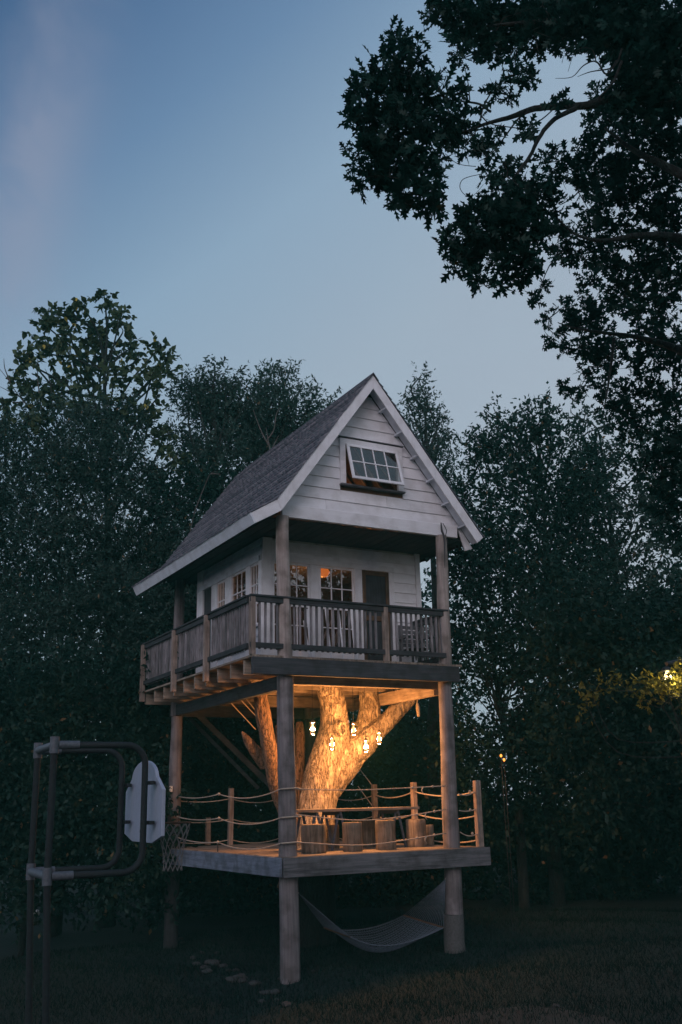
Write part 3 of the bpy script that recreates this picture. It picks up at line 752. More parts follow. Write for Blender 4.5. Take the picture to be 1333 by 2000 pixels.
# rope fence round the lower deck -------------------------------------------
def sag(a, b, s, n=12):
    a, b = np.array(a, float), np.array(b, float)
    return [a + (b - a) * t - np.array([0, 0, s * 4 * t * (1 - t)]) for t in np.linspace(0, 1, n)]
RF = MB()
heights = (.95, .55, .13)
RF = piece('rope_fence', (-.06, 5.80, ZL), (.0, 5.86, ZL + .9), 'post_wood_warm', TH)
def rpost(x, y, h, t=.05, z0=ZL):
    return piece('fence_post', (x - t, y - t, z0), (x + t, y + t, z0 + h), 'post_wood_warm', RF, jit=.012)
rpost(3.86, -.1, 1.17, .055); rpost(3.84, 2.05, 1.2); rpost(3.82, 3.6, 1.2); rpost(3.82, 5.7, 1.6)
rpost(1.25, 5.5, 1.2); rpost(2.6, 5.7, 1.15)
rpost(1.05, 6.35, .58, z0=ZL)
def rope(a, b, s, r=.0105): return MB().tube(sag(a, b, s), r, 6).build('rope', 'rope', RF, smooth=True)
def knot(p, r=.028):
    MB().lathe(tuple(p), [(r * .4, -r), (r, -r * .4), (r, r * .4), (r * .4, r)], 8, wob=.4).build('rope_knot', 'rope', RF, smooth=True)
# measured from the photograph's left side
xl = -.16
L3 = [[(350, 1556), (428, 1551), (549, 1541)], [(346, 1595), (428, 1598), (549, 1597)], [(342, 1634), (426, 1645), (549, 1647)]]
rodp = None
for A, B, C_ in L3:
    a, b, c = on(*A, 0, xl), on(*B, 0, xl), on(*C_, 0, xl)
    rope(a, b, .05); rope(b, c, .11); knot(b)
    c2 = np.array([.17, -.13, c[2]])
    MB().tube([c, (xl, -.16, c[2]), (.1, -.175, c[2] + .01), (.2, -.12, c[2])], .014, 6).build('rope', 'rope', RF, smooth=True)
    rodp = b
MB().tube([(rodp[0], rodp[1], ZL), (rodp[0], rodp[1], ZL + .16)], .012, 6).build('stanchion', 'dark_metal', RF)
FR = [[(578, 1541), (700, 1543), (872, 1535)], [(578, 1591), (720, 1602), (872, 1581)], [(578, 1645), (720, 1650), (872, 1627)]]
for tri in FR:
    P = smooth_path([on(px, py, 1, -.16) for px, py in tri], 9)
    MB().tube(P, .0095, 6).build('rope', 'rope', RF, smooth=True)
    for t in (.80, .9): 
        p = P[int(t * (len(P) - 1))]; knot(p, .024)
    e = P[int(.84 * (len(P) - 1))]
    MB().tube(smooth_path([e, e + np.array([-.03, 0, -.06]), e + np.array([.01, 0, -.12])]), [.012, .01, .004], 5).build('rope_tail', 'rope', RF)
for (a, b, s) in (((895, 1550), (932, 1543), .06), ((897, 1583), (933, 1579), .03), ((899, 1625), (937, 1625), .07)):
    rope(on(*a, 1, -.1), on(*b, 1, -.1), s); 
    p = on(b[0] - 14, b[1] + 3, 1, -.1); knot(p, .026)
for h in (.98, .55, .12):
    rope((3.86, -.1, ZL + h), (3.84, 2.05, ZL + h + .04), .09, .014); rope((3.84, 2.05, ZL + h + .04), (3.82, 3.6, ZL + h), .09, .014)
    rope((3.82, 3.6, ZL + h), (3.82, 5.7, ZL + h), .1); rope((0, 5.75, ZL + h), (1.25, 5.5, ZL + h), .06); rope((1.25, 5.5, ZL + h), (2.6, 5.7, ZL + h), .1); rope((2.6, 5.7, ZL + h), (3.82, 5.7, ZL + h), .08)
# guy cables and diagonal braces behind
for (a, b, r_) in (((700, 1498, 4.6), (738, 1548, 3.6), .012), ((700, 1536, 4.6), (732, 1580, 3.6), .012), ((430, 1350, 3.2), (500, 1425, 3.6), .012), ((455, 1350, 3.4), (520, 1420, 3.8), .012), ((470, 1350, 3.8), (540, 1440, 4.2), .012)):
    MB().tube([on(a[0], a[1], 1, a[2]), on(b[0], b[1], 1, b[2])], r_, 5).build('guy_rope', 'rope', TH)
MB().beam(on(383, 1392, 1, 5.7), on(530, 1535, 1, 5.2), .06, .12).build('brace', 'dark_wood_x', TH)
MB().beam(on(360, 1392, 1, 6.4), on(505, 1540, 1, 5.9), .06, .08).build('brace', 'dark_wood_x', TH)

# ------------------------------------------------------------------ the big tree under the house
BT = root('old_tree', 'thick furrowed tree trunk with splayed limbs rising through the lower deck, lit orange', 'tree', (1.7, 2.4, -2.7))
def lump(paths, name, m, voxel=.022, amp=.024, seed=0):
    mb = MB()
    for pts, rad in paths: mb.tube(smooth_path(pts, 6), rad, 20)
    o = mb.build(name, m, None)
    md = o.modifiers.new('r', 'REMESH'); md.mode = 'VOXEL'; md.voxel_size = voxel
    ms = o.modifiers.new('s', 'SMOOTH'); ms.iterations = 6; ms.factor = .6
    dg = bpy.context.evaluated_depsgraph_get(); me = bpy.data.meshes.new_from_object(o.evaluated_get(dg))
    bpy.data.objects.remove(o)
    n = len(me.vertices); co = np.empty(n * 3, np.float32); me.vertices.foreach_get('co', co); co = co.reshape(-1, 3)
    nr = np.empty(n * 3, np.float32); me.vertices.foreach_get('normal', nr); nr = nr.reshape(-1, 3)
    dsp = np.empty(n)
    for i in range(n):
        c = co[i]
        w = mn.noise(Vector((c[0] * 2, c[1] * 2, c[2] * .9 + seed)))
        a = mn.noise(Vector((c[0] * 13 + w * 3, c[1] * 13, c[2] * 2.4 + w * 4 + seed)))
        b = mn.noise(Vector((c[0] * 3, c[1] * 3, c[2] * 1.8 + 7 + seed)))
        dsp[i] = -abs(a) * amp * 1.6 + b * amp * 1.8
    co += nr * dsp[:, None]; me.vertices.foreach_set('co', co.ravel()); me.polygons.foreach_set('use_smooth', [True] * len(me.polygons))
    me.materials.clear(); me.materials.append(MATS[m]); me.update()
    o = bpy.data.objects.new(name, me); return link(o, BT)
ty = 2.4
def T(px, py, y=ty): return on(px, py, 1, y)
lump([([(1.70, 2.4, -1.0), T(618, 1590), T(630, 1520), T(645, 1460), T(655, 1415), T(651, 1375, 2.3), T(640, 1335, 2.2), T(630, 1300, 2.1)], [.42, .37, .38, .35, .31, .27, .235, .22]),
      ([T(640, 1540), T(680, 1480), T(712, 1430), T(724, 1385), T(719, 1340, 2.5), T(716, 1305, 2.6)], [.30, .29, .26, .225, .22, .22]),
      ([T(650, 1530, 2.35), T(700, 1465, 2.2), T(745, 1420, 2.1), T(785, 1380, 2.0), T(815, 1354, 1.9)], [.28, .26, .20, .17, .14]),
      ],
     'trunk', 'tree_bark')
lump([([(1.95, 2.9, -3.0), (1.85, 2.7, -2.2), (1.70, 2.4, -.9)], [.5, .42, .40]), ([(1.9, 2.8, -2.7), (1.5, 2.5, -3.05)], [.3, .12]), ([(1.9, 2.8, -2.7), (2.4, 2.5, -3.05)], [.3, .12])], 'shaded_trunk_base', 'forest_bark', voxel=.04)  # below-deck shade put into the colour by using a darker bark
lump([([(1.2, 2.6, -1.6), T(588, 1640, 2.6), T(556, 1575, 2.5), T(534, 1510, 2.3), T(524, 1450, 2.1), T(515, 1400, 2.0), T(508, 1350, 1.9), T(504, 1318, 1.9)], [.2, .19, .17, .15, .16, .15, .14, .14])], 'limb', 'limb_bark', amp=.014, seed=3)
lump([([T(560, 1540, 3.2), T(548, 1470, 3.3), T(541, 1415, 3.4)], [.10, .09, .05])], 'limb', 'limb_bark', amp=.012, seed=5)
lump([([T(578, 1590, 3.0), T(583, 1510, 3.1), T(586, 1440, 3.2), T(585, 1408, 3.2)], [.13, .13, .12, .08])], 'limb', 'limb_bark', amp=.012, seed=6)
lump([([T(556, 1500, 3.2), T(550, 1400, 3.4), T(548, 1330, 3.5)], [.08, .08, .08])], 'limb', 'limb_bark', amp=.01, seed=7)
lump([([T(519, 1495, 2.5), T(500, 1468, 2.4), T(484, 1446, 2.35), T(472, 1428, 2.3)], [.13, .12, .09, .03])], 'limb', 'limb_bark', amp=.01, seed=8)
# knot hole on the main fork
kp = T(669, 1424, 1.97); mb = MB()
mb.tube([kp + np.array([.12 * math.cos(a) * .7, 0, .12 * math.sin(a)]) for a in np.linspace(0, 2 * math.pi, 15)], .035, 8, cap=False)
mb.build('knot_hole', 'tree_bark', BT, smooth=True)
# rope tassel hanging from the branch end
tp = T(815, 1362, 1.8); TS = root('rope_tassel', 'frayed rope tassel hanging from the cut end of the right limb', 'rope', tp)
MB().tube(smooth_path([tp + np.array([-.05, 0, .2]), tp + np.array([0, -.02, .05]), tp + np.array([-.02, -.03, -.12])]), .014, 6).build('rope', 'rope', TS)
MB().tube(smooth_path([tp + np.array([-.02, -.03, -.12]), tp + np.array([-.01, -.03, -.22]), tp + np.array([.0, -.03, -.4])]), [.02, .045, .03], 8).build('frayed_end', 'rope', TS, smooth=True)
for k in range(4): MB().tube([tp + np.array([.04 * k - .08, 0, .28]), tp + np.array([.03 * k - .05, -.02, .1 - .03 * k])], .008, 5).build('strand', 'rope', TS)

# ------------------------------------------------------------------ jar lanterns
jars = [(611, 1422, .8, 1, 'brightest glass jar lantern, hanging farthest left beside the grey corner post'),
        (649, 1452, 1.1, 0, 'dim glass jar lantern hanging low before the thick tree trunk'),
        (691, 1424, 1.5, 0, 'dim glass jar lantern hanging before the fork between the two upright limbs'),
        (715, 1457, .9, 1, 'bright glass jar lantern hanging lowest of all'),
        (741, 1441, 1.2, .4, 'glass jar lantern hanging farthest right, below the slanting limb')]
for px, py, y, br, lb in jars:
    c = on(px, py, 1, y); J = root('jar_lantern', lb, 'lantern', (c[0], c[1], 2.2), 'jar lanterns hanging under the upper deck')
    prof = [(.03, -.12), (.052, -.115), (.056, -.09), (.056, .05), (.045, .075), (.042, .095)]
    MB().lathe(tuple(c), prof, 16).build('jar', 'jar_glass', J, smooth=True)
    MB().lathe((c[0], c[1], c[2] + .097), [(.044, 0), (.044, .022), (.03, .03), (.012, .05)], 14).build('lid', 'lid_metal', J, smooth='auto')
    MB().lathe((c[0], c[1], c[2] - .015), [(.008, -.055), (.026, -.045), (.034, -.015), (.032, .015), (.022, .045), (.014, .062), (.013, .088)], 12).build('bulb', 'bulb_bright' if br > .5 else 'bulb_dim', J, smooth=True)
    MB().tube([(c[0], c[1], c[2] + .14), (c[0] + .004, c[1], 2.3)], .005, 5).build('cord', 'dark_metal', J)
    point_light('jar_light', c + np.array([0, 0, -.02]), (310 if br == 1 else (200 if br else 135)), (1, .42, .125), .055, J)

# ------------------------------------------------------------------ table and stump stools
a, b = on(582, 1583, 1, .9), on(820, 1578, 1, .9); tz = ZL + .73
TB = root('trestle_table', 'long plank table on metal A-shaped trestles on the lower deck', 'table', ((a[0] + b[0]) / 2, 1.25, ZL))
for i in range(4): piece('table_plank', (a[0] - .02 * (i % 2), .9 + i * .2, tz - .05), (b[0] + .02 * (i % 2), 1.094 + i * .2, tz), 'plank_wood_x', TB)
for tx in (a[0] + .42, a[0] + .95 if False else a[0] + .9, b[0] - .45):
    mb = MB(); mb.beam((tx, .95, tz - .085), (tx, 1.65, tz - .085), .05, .06)
    tr_ = mb.build('trestle', 'blue_metal', TB)
    for yy_ in (1.0, 1.6):
        for s_ in (-1, 1):
            MB().beam((tx + s_ * .03, yy_, tz - .1), (tx + s_ * .17, yy_, ZL + .003), .035, .035, up=(0, 1, 0)).build('leg', 'blue_metal', tr_)
def stump(px0, px1, ptop, y, lb, tilt=0, m='stump_bark', h=None):
    l_, r_ = on(px0, ptop, 1, y), on(px1, ptop, 1, y); c = (l_ + r_) / 2; rad = (r_[0] - l_[0]) / 2 * .93
    hh = h or (c[2] - ZL)
    S = root('log_stool', lb, 'stool', (c[0], y, ZL), 'log stump stools around the table')
    seg_ = 26; V = []; 
    zs = [0, .02, .15, .3, .5, .7, .85, .98, 1]
    mb = MB()
    for zi in zs:
        for k in range(seg_):
            a_ = 2 * math.pi * k / seg_; w = 1 + .07 * mn.noise(Vector((math.cos(a_) * 2 + c[0] * 5, math.sin(a_) * 2, zi * .8))) + .035 * mn.noise(Vector((math.cos(a_) * 9, math.sin(a_) * 9 + c[0], zi)))
            w *= (.965 if zi in (0, 1) else 1)
            V.append((c[0] + rad * w * math.cos(a_), y + rad * w * math.sin(a_), ZL + .002 + zi * hh))
    Fs = [(i * seg_ + k, i * seg_ + (k + 1) % seg_, (i + 1) * seg_ + (k + 1) % seg_, (i + 1) * seg_ + k) for i in range(len(zs) - 1) for k in range(seg_)] + [tuple(range(seg_))[::-1]]
    mb.add(V, Fs); mb.build('bark', m, S, smooth='auto')
    top = [(v[0], v[1], v[2] + .004) for v in V[-seg_:]]
    MB().prism([(c[0] + (t[0] - c[0]) * .985, y + (t[1] - y) * .985, t[2] - .006) for t in top], (0, 0, .01)).build('cut_top', 'stump_cut', S)
    if tilt: S.rotation_euler = (0, tilt, 0)
    return S
stump(590, 636, 1611, .55, 'widest dark log stool, right beside the front left post', m='stump_bark')
stump(670, 706, 1607, .50, 'pale barked log stool in front of the table, left of the reddish one')
stump(703, 734, 1603, 1.75, 'reddish brown log stool partly behind two paler stools')
stump(734, 771, 1603, .52, 'pale barked log stool at the middle of the table front')
stump(794, 829, 1601, .95, 'tall log stool at the right end of the table')
stump(828, 846, 1612, 1.3, 'smallest log stool, behind the right end of the table')
s_ = stump(641, 662, 1612, 1.9, 'narrow log stool behind the left trestle legs')

# ------------------------------------------------------------------ hammock
HA, HB = np.array([.22, .05, -1.42]), np.array([3.14, .02, -1.36])
HM = root('hammock', 'pale rope hammock with wooden spreader bars slung below the lower deck', 'hammock', (1.7, .2, -2.72))
B1n, B1f = on(866, 1812, 0, 2.8), on(789, 1788, 0, 2.8)
B0n, B0f = on(684, 1830, 0, 1.05), on(634, 1812, 0, 1.05)
MB().tube([B1n, B1f], .018, 8).build('spreader_bar', 'brown_wood_y', HM); MB().tube([B0n, B0f], .018, 8).build('spreader_bar', 'brown_wood_y', HM)
NS, NL = 21, 34
G = np.zeros((NL + 1, NS + 1, 3))
for i in range(NL + 1):
    t = i / NL
    for j in range(NS + 1):
        s = j / NS; p0 = B0n + (B0f - B0n) * s; p1 = B1n + (B1f - B1n) * s
        q = p0 + (p1 - p0) * t
        sg = .42 * (1 - .55 * abs(2 * s - 1) ** 2) * 4 * t * (1 - t) * (1.15 - .3 * t) * (1.1 - .5 * s)
        G[i, j] = q - np.array([0, 0, sg]) + np.array([0, .08 * 4 * t * (1 - t) * (1 - 2 * s), 0])
mb = MB()
for j in range(NS + 1): mb.tube(G[:, j], .006 if 0 < j < NS else .012, 4, cap=False)
for i in range(0, NL + 1):                         # diamond weave
    row = [G[min(i + (j % 2), NL), j] for j in range(NS + 1)]
    mb.tube(row, .0045, 4, cap=False)
tag(mb.build('bed_net', 'hammock_cord', HM), kind='stuff')
mb = MB()
for j in range(0, NS + 1): mb.tube(sag(HA, G[0, j], .01, 4), .0045, 4); mb.tube(sag(HB, G[NL, j], .01, 4), .0045, 4)
tag(mb.build('end_cords', 'hammock_cord', HM), kind='stuff')
MB().tube([HA, (.1, .03, -1.36)], .012, 6).build('hanging_rope', 'rope', HM); MB().tube([HB, (3.2, .0, -1.3)], .012, 6).build('hanging_rope', 'rope', HM)

# ------------------------------------------------------------------ basketball hoop
NP, FP = at(107, 1455, 13.0), at(75, 1462, 14.2)
NP = np.array([NP[0], NP[1], 0]); FP = np.array([FP[0], FP[1], 0])
u = FP - NP; sep = np.linalg.norm(u); u /= sep; nn = np.array([u[1], -u[0], 0.0])
if nn[0] < 0: nn = -nn
ztop, zbot = .765, -.755
BH = root('basketball_hoop', 'grey pipe basketball stand seen from behind with white backboard and chain net', 'basketball hoop', (*(NP + FP)[:2] / 2, gz(NP[0], NP[1])))
def seenx(p):
    v = p - CAM; return 666.5 + F * (v @ RT) / (v @ FW)
Larm = 1.0
for _ in range(40):
    Larm += (283 - seenx(NP + nn * Larm + np.array([0, 0, .3]))) / 150 * .8
for P_, far in ((NP, 0), (FP, 1)):
    MB().tube([(P_[0] + nn[0] * .12, P_[1] + nn[1] * .12, float(gz(P_[0], P_[1])) - .2), (P_[0], P_[1], zbot), (P_[0], P_[1], ztop + .07)], .042, 16).build('pole', 'galvanised_pipe', BH, smooth='auto')
    r_ = .24; A = np.array([P_[0], P_[1], ztop]); pts = [A, A + nn * (Larm - r_)]
    pts += [A + nn * (Larm - r_ + r_ * math.sin(t)) - np.array([0, 0, r_ * (1 - math.cos(t))]) for t in np.linspace(.2, math.pi / 2, 7)]
    Bz = zbot; pts += [np.array([*(A + nn * Larm)[:2], Bz + r_])]
    pts += [np.array([*(A + nn * (Larm - r_ + r_ * math.cos(t)))[:2], Bz + r_ - r_ * math.sin(t)]) for t in np.linspace(.2, math.pi / 2, 7)]
    pts += [np.array([P_[0], P_[1], Bz])]
    MB().tube(pts, .041, 14).build('support_arm', 'galvanised_pipe', BH, smooth=True)
    for zz in (ztop, zbot):
        MB().tube([(P_[0], P_[1], zz - .1), (P_[0], P_[1], zz + .1)], .058, 14).build('pipe_fitting', 'pale_pipe', BH, smooth='auto')
        q = np.array([P_[0], P_[1], zz]); MB().tube([q + nn * .05, q + nn * .3], .052, 14).build('pipe_fitting', 'pale_pipe', BH, smooth='auto')
for zz in (ztop, zbot):
    a = np.array([NP[0], NP[1], zz]); MB().tube([a, a + u * sep], .05, 14).build('cross_pipe', 'pale_pipe', BH, smooth='auto')
mid = (NP + FP) / 2 + nn * (Larm + .14)
bw, z0b, z1b = .93, -.30, .60
def bpt(s, z, d=0.0): return mid + u * s + nn * d + np.array([0, 0, z])
outl = [(-bw, .22), (-bw, -.34), (-.5, -.43), (.5, -.43), (bw, -.34), (bw, .22)] + [(.62 * math.cos(t), .36 + .24 * math.sin(t)) for t in np.linspace(.1, math.pi - .1, 13)]
MB().prism([bpt(s, z) for s, z in outl], tuple(nn * .045)).build('backboard', 'backboard_white', BH, bevel=.006)
for s_ in (-sep / 2, sep / 2):
    for z in (.30, -.18):
        MB().beam(bpt(s_ * .999 - .12, z, -.07), bpt(s_ * .999 + .12, z, -.07), .05, .045).build('clamp', 'dark_metal', BH)
        MB().beam(bpt(s_, z, -.16), bpt(s_, z, -.005), .04, .04).build('clamp_bolt', 'dark_metal', BH)
for k in range(8):                                   # bolt ends through the board
    MB().beam(bpt(-.13 + .05 * (k % 4) - .02 + .01 * (k // 4), -.20 - .10 * (k // 4), -.012), bpt(-.10 + .05 * (k % 4) + .01 * (k // 4), -.19 - .10 * (k // 4), -.002), .02, .03).build('bolt', 'black_print', BH)
rc = mid + nn * (.045 + .15 + .23) + np.array([0, 0, -.20])
ring = [rc + .225 * (u * math.cos(t) + nn * math.sin(t)) for t in np.linspace(0, 2 * math.pi, 33)]
MB().tube(ring, .011, 8, cap=False).build('rim', 'brown_wood_x', BH, smooth=True)
MB().beam(mid + nn * .045 + np.array([0, 0, -.2]), rc - nn * .225, .09, .02).build('rim_bracket', 'dark_metal', BH)
mb = MB(); nst = 12; lv = [(.222, 0), (.205, -.07), (.18, -.15), (.155, -.23), (.135, -.31), (.125, -.39), (.12, -.46), (.125, -.52)]
def npnt(k, i):
    a_ = 2 * math.pi * (k + .5 * (i % 2)) / nst; r_, z_ = lv[i]; return rc + r_ * (u * math.cos(a_) + nn * math.sin(a_)) + np.array([0, 0, z_ * 1.15])
for i in range(len(lv) - 1):
    for k in range(nst):
        mb.tube([npnt(k, i), npnt(k, i + 1)], .0045, 4, cap=False)
        mb.tube([npnt(k, i), npnt(k - 1 if i % 2 == 0 else k + 1, i + 1)], .0045, 4, cap=False)
tag(mb.build('net', 'net_cord', BH), kind='stuff')

# ------------------------------------------------------------------ stones, ball
spots = [(293, 1754, .11), (308, 1792, .09), (322, 1785, .05), (345, 1825, .06), (352, 1836, .08), (358, 1842, .05), (378, 1872, .06), (385, 1885, .08), (402, 1893, .09), (412, 1882, .10), (406, 1900, .09), (421, 1884, .10),
         (437, 1889, .08), (448, 1897, .05), (461, 1897, .06), (455, 1916, .09), (470, 1912, .10), (474, 1918, .08), (500, 1924, .09), (521, 1942, .08), (537, 1941, .09), (540, 1955, .05), (512, 1958, .06), (560, 1965, .07), (549, 1913, .05), (612, 1898, .04), (1086, 1968 - 1, .05), (425, 1862, .05), (395, 1862, .05)]
def rock_mesh(seed):
    bm = bmesh.new(); bmesh.ops.create_icosphere(bm, subdivisions=2, radius=1)
    for v in bm.verts:
        n_ = mn.noise(v.co * 1.3 + Vector((seed * 7, 0, 0))); v.co *= 1 + .45 * n_; v.co.z *= .6; v.co.x *= 1.2
    me = bpy.data.meshes.new('stone'); bm.to_mesh(me); bm.free(); me.materials.append(MATS['stone']); return me
rocks = [rock_mesh(i) for i in range(5)]
for i, (px, py, s) in enumerate(spots):
    p = gpt(px, py); o = bpy.data.objects.new('stone', rocks[i % 5]); o.location = (p[0], p[1], p[2] + s * .2); o.scale = (s * 1.1, s, s)
    o.rotation_euler = (0, 0, random.uniform(0, 6)); link(o)
    if i == 0: tag(o, 'lone pale stone in the dark grass below the basketball net', 'stone', 'stones lying in the lawn')
    else: tag(o, 'small pale stone in the loose row across the dark lawn left of the corner post', 'stone', 'stones lying in the lawn')
    if i == 26: o['label'] = 'single small stone at the edge of the bare path, bottom right'
p = at(72, 1790, 15.5); p[2] = gz(p[0], p[1])
p = gpt(72, 1790)
dd = np.linalg.norm(p[:2] - CAM[:2]); rr = .09
o = MB().lathe((p[0], p[1], p[2] + rr), [(.01, -rr)] + [(rr * math.sin(t), -rr * math.cos(t)) for t in np.linspace(.4, 2.75, 8)] + [(.01, rr)], 14).build('ball', 'pale_plastic', None, smooth=True, loc=p)
tag(o, 'small white ball lying in the dark grass behind the hoop poles', 'ball')

# ------------------------------------------------------------------ foliage
QUAD = (np.array([[0, 0, 0], [.45, .26, .05], [1, 0, 0], [.45, -.26, .05]]), np.array([[0, 1, 2, 3]]))
NARROW = (np.array([[0, 0, 0], [.45, .19, .05], [1, 0, 0], [.45, -.19, .05]]), np.array([[0, 1, 2, 3]]))
_st = [(0, .012), (.10, .02), (.16, .05), (.30, .22), (.29, .07), (.40, .08), (.60, .34), (.53, .10), (.64, .11), (.84, .27), (.78, .08), (.88, .09), (1.0, .02)]
OAK = (np.array([[x, s * w, .10 * w + .05 * math.sin(x * 3)] for x, w in _st for s in (1, -1)]),
       np.array([[2 * i, 2 * i + 2, 2 * i + 3, 2 * i + 1] for i in range(len(_st) - 1)]))
_bt = [(0, .01), (.08, .22), (.25, .36), (.5, .32), (.75, .16), (1, .01)]
BROAD = (np.array([[x, s * w, -.12 * w - .25 * x * x] for x, w in _bt for s in (1, -1)]),
         np.array([[2 * i, 2 * i + 2, 2 * i + 3, 2 * i + 1] for i in range(len(_bt) - 1)]))
def unit(a): return a / (np.linalg.norm(a, axis=-1, keepdims=True) + 1e-9)
def leaf_arrays(P, D, N, S, tpl, tn):
    D = unit(D); W_ = unit(np.cross(N, D)); N = np.cross(D, W_)
    tv, tf = tpl; n = len(P); k = len(tv)
    V = P[:, None, :] + S[:, None, None] * (D[:, None, :] * tv[None, :, 0:1] + W_[:, None, :] * tv[None, :, 1:2] + N[:, None, :] * tv[None, :, 2:3])
    Fc = (tf[None] + (np.arange(n) * k)[:, None, None]).reshape(-1, tf.shape[1])
    return V.reshape(-1, 3), Fc, np.repeat(tn, k)
def clump_twigs(c, r, n, flat=.8):
    """twig points in a bumpy ellipsoid, more of them near the skin"""
    d = unit(rng.normal(size=(n, 3))); ph = rng.uniform(0, 6, 3)
    rad = rng.uniform(.0, 1, n) ** .42
    bump = 1 + .22 * np.sin(d[:, 0] * 5 + ph[0]) * np.sin(d[:, 2] * 6 + ph[1]) + .16 * np.sin(d[:, 1] * 9 + d[:, 2] * 7 + ph[2])
    P = c + d * (rad * bump * r)[:, None] * np.array([1, 1, flat])
    return P, d
def spray(P, D, per, size, tpl, spread=.9, length=3.2, droop=.25, jitter=.3):
    """leaves on short twigs: returns leaf arrays"""
    n = len(P); tdir = unit(D + rng.normal(size=(n, 3)) * .7 + np.array([0, 0, .25]))
    t = rng.uniform(0, 1, (n, per)); base = P[:, None] + tdir[:, None] * (t * length * size)[..., None]
    ld = unit(tdir[:, None] * .7 + rng.normal(size=(n, per, 3)) * spread + np.array([0, 0, -droop]))
    N = unit(rng.normal(size=(n, per, 3)) * .8 + np.array([0, 0, .9]))
    S = size * rng.uniform(1 - jitter, 1 + jitter, (n, per))
    clump_t = rng.uniform(0, .55, (n, 1)); T_ = np.clip(clump_t + rng.uniform(0, .4, (n, per)), 0, .94)
    T_ = np.where(rng.uniform(size=(n, per)) < .012, 1.0, T_)
    return leaf_arrays(base.reshape(-1, 3), ld.reshape(-1, 3), N.reshape(-1, 3), S.ravel(), tpl, T_.ravel())
def merge(parts):
    Vs, Fs, Ts, n = [], [], [], 0
    for V_, F_, T_ in parts: Vs.append(V_); Fs.append(F_ + n); Ts.append(T_); n += len(V_)
    return np.concatenate(Vs), np.concatenate(Fs), np.concatenate(Ts)

def forest_tree(label, clumps, D, leaf, m, tpl=QUAD, dens=1.0, per=8, trunk=None, group='trees behind the treehouse', deep=1.0, name='tree', bare=(), length=3.2, limbs=True):
    """clumps: (px, py, rpx[, dd]) at horizontal distance D"""
    cs = []
    if m == 'broad_leaf': clumps = [(c_[0], c_[1], c_[2] * .74) for c_ in clumps]
    for cl in clumps:
        dd = cl[3] if len(cl) > 3 else rng.uniform(-1, 1) * .8
        c = at(cl[0], cl[1], D + dd); r = cl[2] * np.linalg.norm(c - CAM) / F; cs.append((c, r))
    bx, by = (trunk if trunk else (sum(c[0] for c in clumps) / len(clumps), 1650))
    tb = at(bx, 1560, D); base = np.array([tb[0], tb[1], float(gz(tb[0], tb[1])) - .1])
    t = root(name, label, 'tree', base, group)
    top = max(cs, key=lambda q: q[0][2])[0]; top = top * .6 + np.mean([c for c, r in cs], 0) * .4
    H = top[2] - base[2]; path = [base, base + np.array([.1, .1, H * .3]), base * .5 + top * .5 + np.array([.15, 0, 0]), np.array([*top[:2], top[2]])]
    MB().tube(smooth_path(path, 5), [.016 * H, .012 * H, .007 * H, .0015 * H], 9).build('trunk', 'forest_bark', t, smooth=True)
    if limbs:
        mb = MB(); sp = smooth_path(path, 10)
        for c, r in cs:
            cand = sp[sp[:, 2] < c[2] - .2 * r]; s0 = cand[-1] if len(cand) else sp[3]
            s0 = sp[max(0, len(cand) - 1 - rng.integers(0, 5))] if len(cand) else sp[3]
            m_ = (s0 + c) / 2 + rng.normal(size=3) * .2; mb.tube(smooth_path([s0, m_, c, c + np.array([rng.normal() * .3 * r, 0, r * .7])], 4), [.0035 * H, .002 * H, .0012 * H, .0005 * H], 5)
        mb.build('limbs', 'forest_bark', t, smooth=True)
    parts = []
    for c, r in cs:
        n = max(6, int(dens * 7.5 * r * r / (leaf * leaf * per * .26)))
        P, d = clump_twigs(c, r * deep, n); parts.append(spray(P, d, per, leaf, tpl, length=length))
    V_, F_, T_ = merge(parts)
    mesh_np('crown', V_, F_, m, t, tintv=T_)
    return t

def blob_row(pts, r, n, jx=.5):
    """scatter clumps of radius ~r inside a polygon of pixels"""
    P = np.array(pts, float); x0, y0 = P.min(0); x1, y1 = P.max(0); out = []
    tries = 0
    while len(out) < n and tries < 8000:
        tries += 1; x, y = rng.uniform(x0, x1), rng.uniform(y0, y1); ins = False; j = len(P) - 1
        for i in range(len(P)):
            if (P[i, 1] > y) != (P[j, 1] > y) and x < (P[j, 0] - P[i, 0]) * (y - P[i, 1]) / (P[j, 1] - P[i, 1]) + P[i, 0]: ins = not ins
            j = i
        if ins and all(math.hypot(x - a, y - b) > r * jx for a, b, *_ in out): out.append((x, y, r * rng.uniform(.8, 1.2)))
    return out

# top-left tree with large drooping leaves
forest_tree('tall open tree with big drooping yellow-green leaves at the far left skyline',
            [(105, 615, 26), (90, 635, 20), (130, 630, 22), (165, 600, 20), (205, 585, 20), (215, 610, 16), (235, 620, 16), (175, 655, 28), (200, 680, 30), (120, 665, 22), (70, 665, 18), (35, 700, 18), (60, 700, 18), (90, 690, 20),
             (140, 695, 26), (240, 650, 20), (255, 680, 22), (270, 700, 18), (310, 680, 20), (322, 705, 20), (300, 725, 20), (290, 750, 20), (330, 725, 14), (305, 780, 18), (225, 730, 26), (180, 740, 28), (130, 745, 28), (85, 755, 24), (50, 745, 20), (45, 780, 22),
             (100, 790, 26), (160, 790, 26), (210, 790, 20), (260, 790, 24), (230, 830, 26), (290, 820, 24), (320, 850, 24), (10, 800, 18), (20, 825, 18), (60, 820, 24), (340, 900, 24), (310, 930, 24)],
            27, .165, 'broad_leaf', BROAD, dens=1.7, per=9, trunk=(215, 1400), group=None, length=2.0)
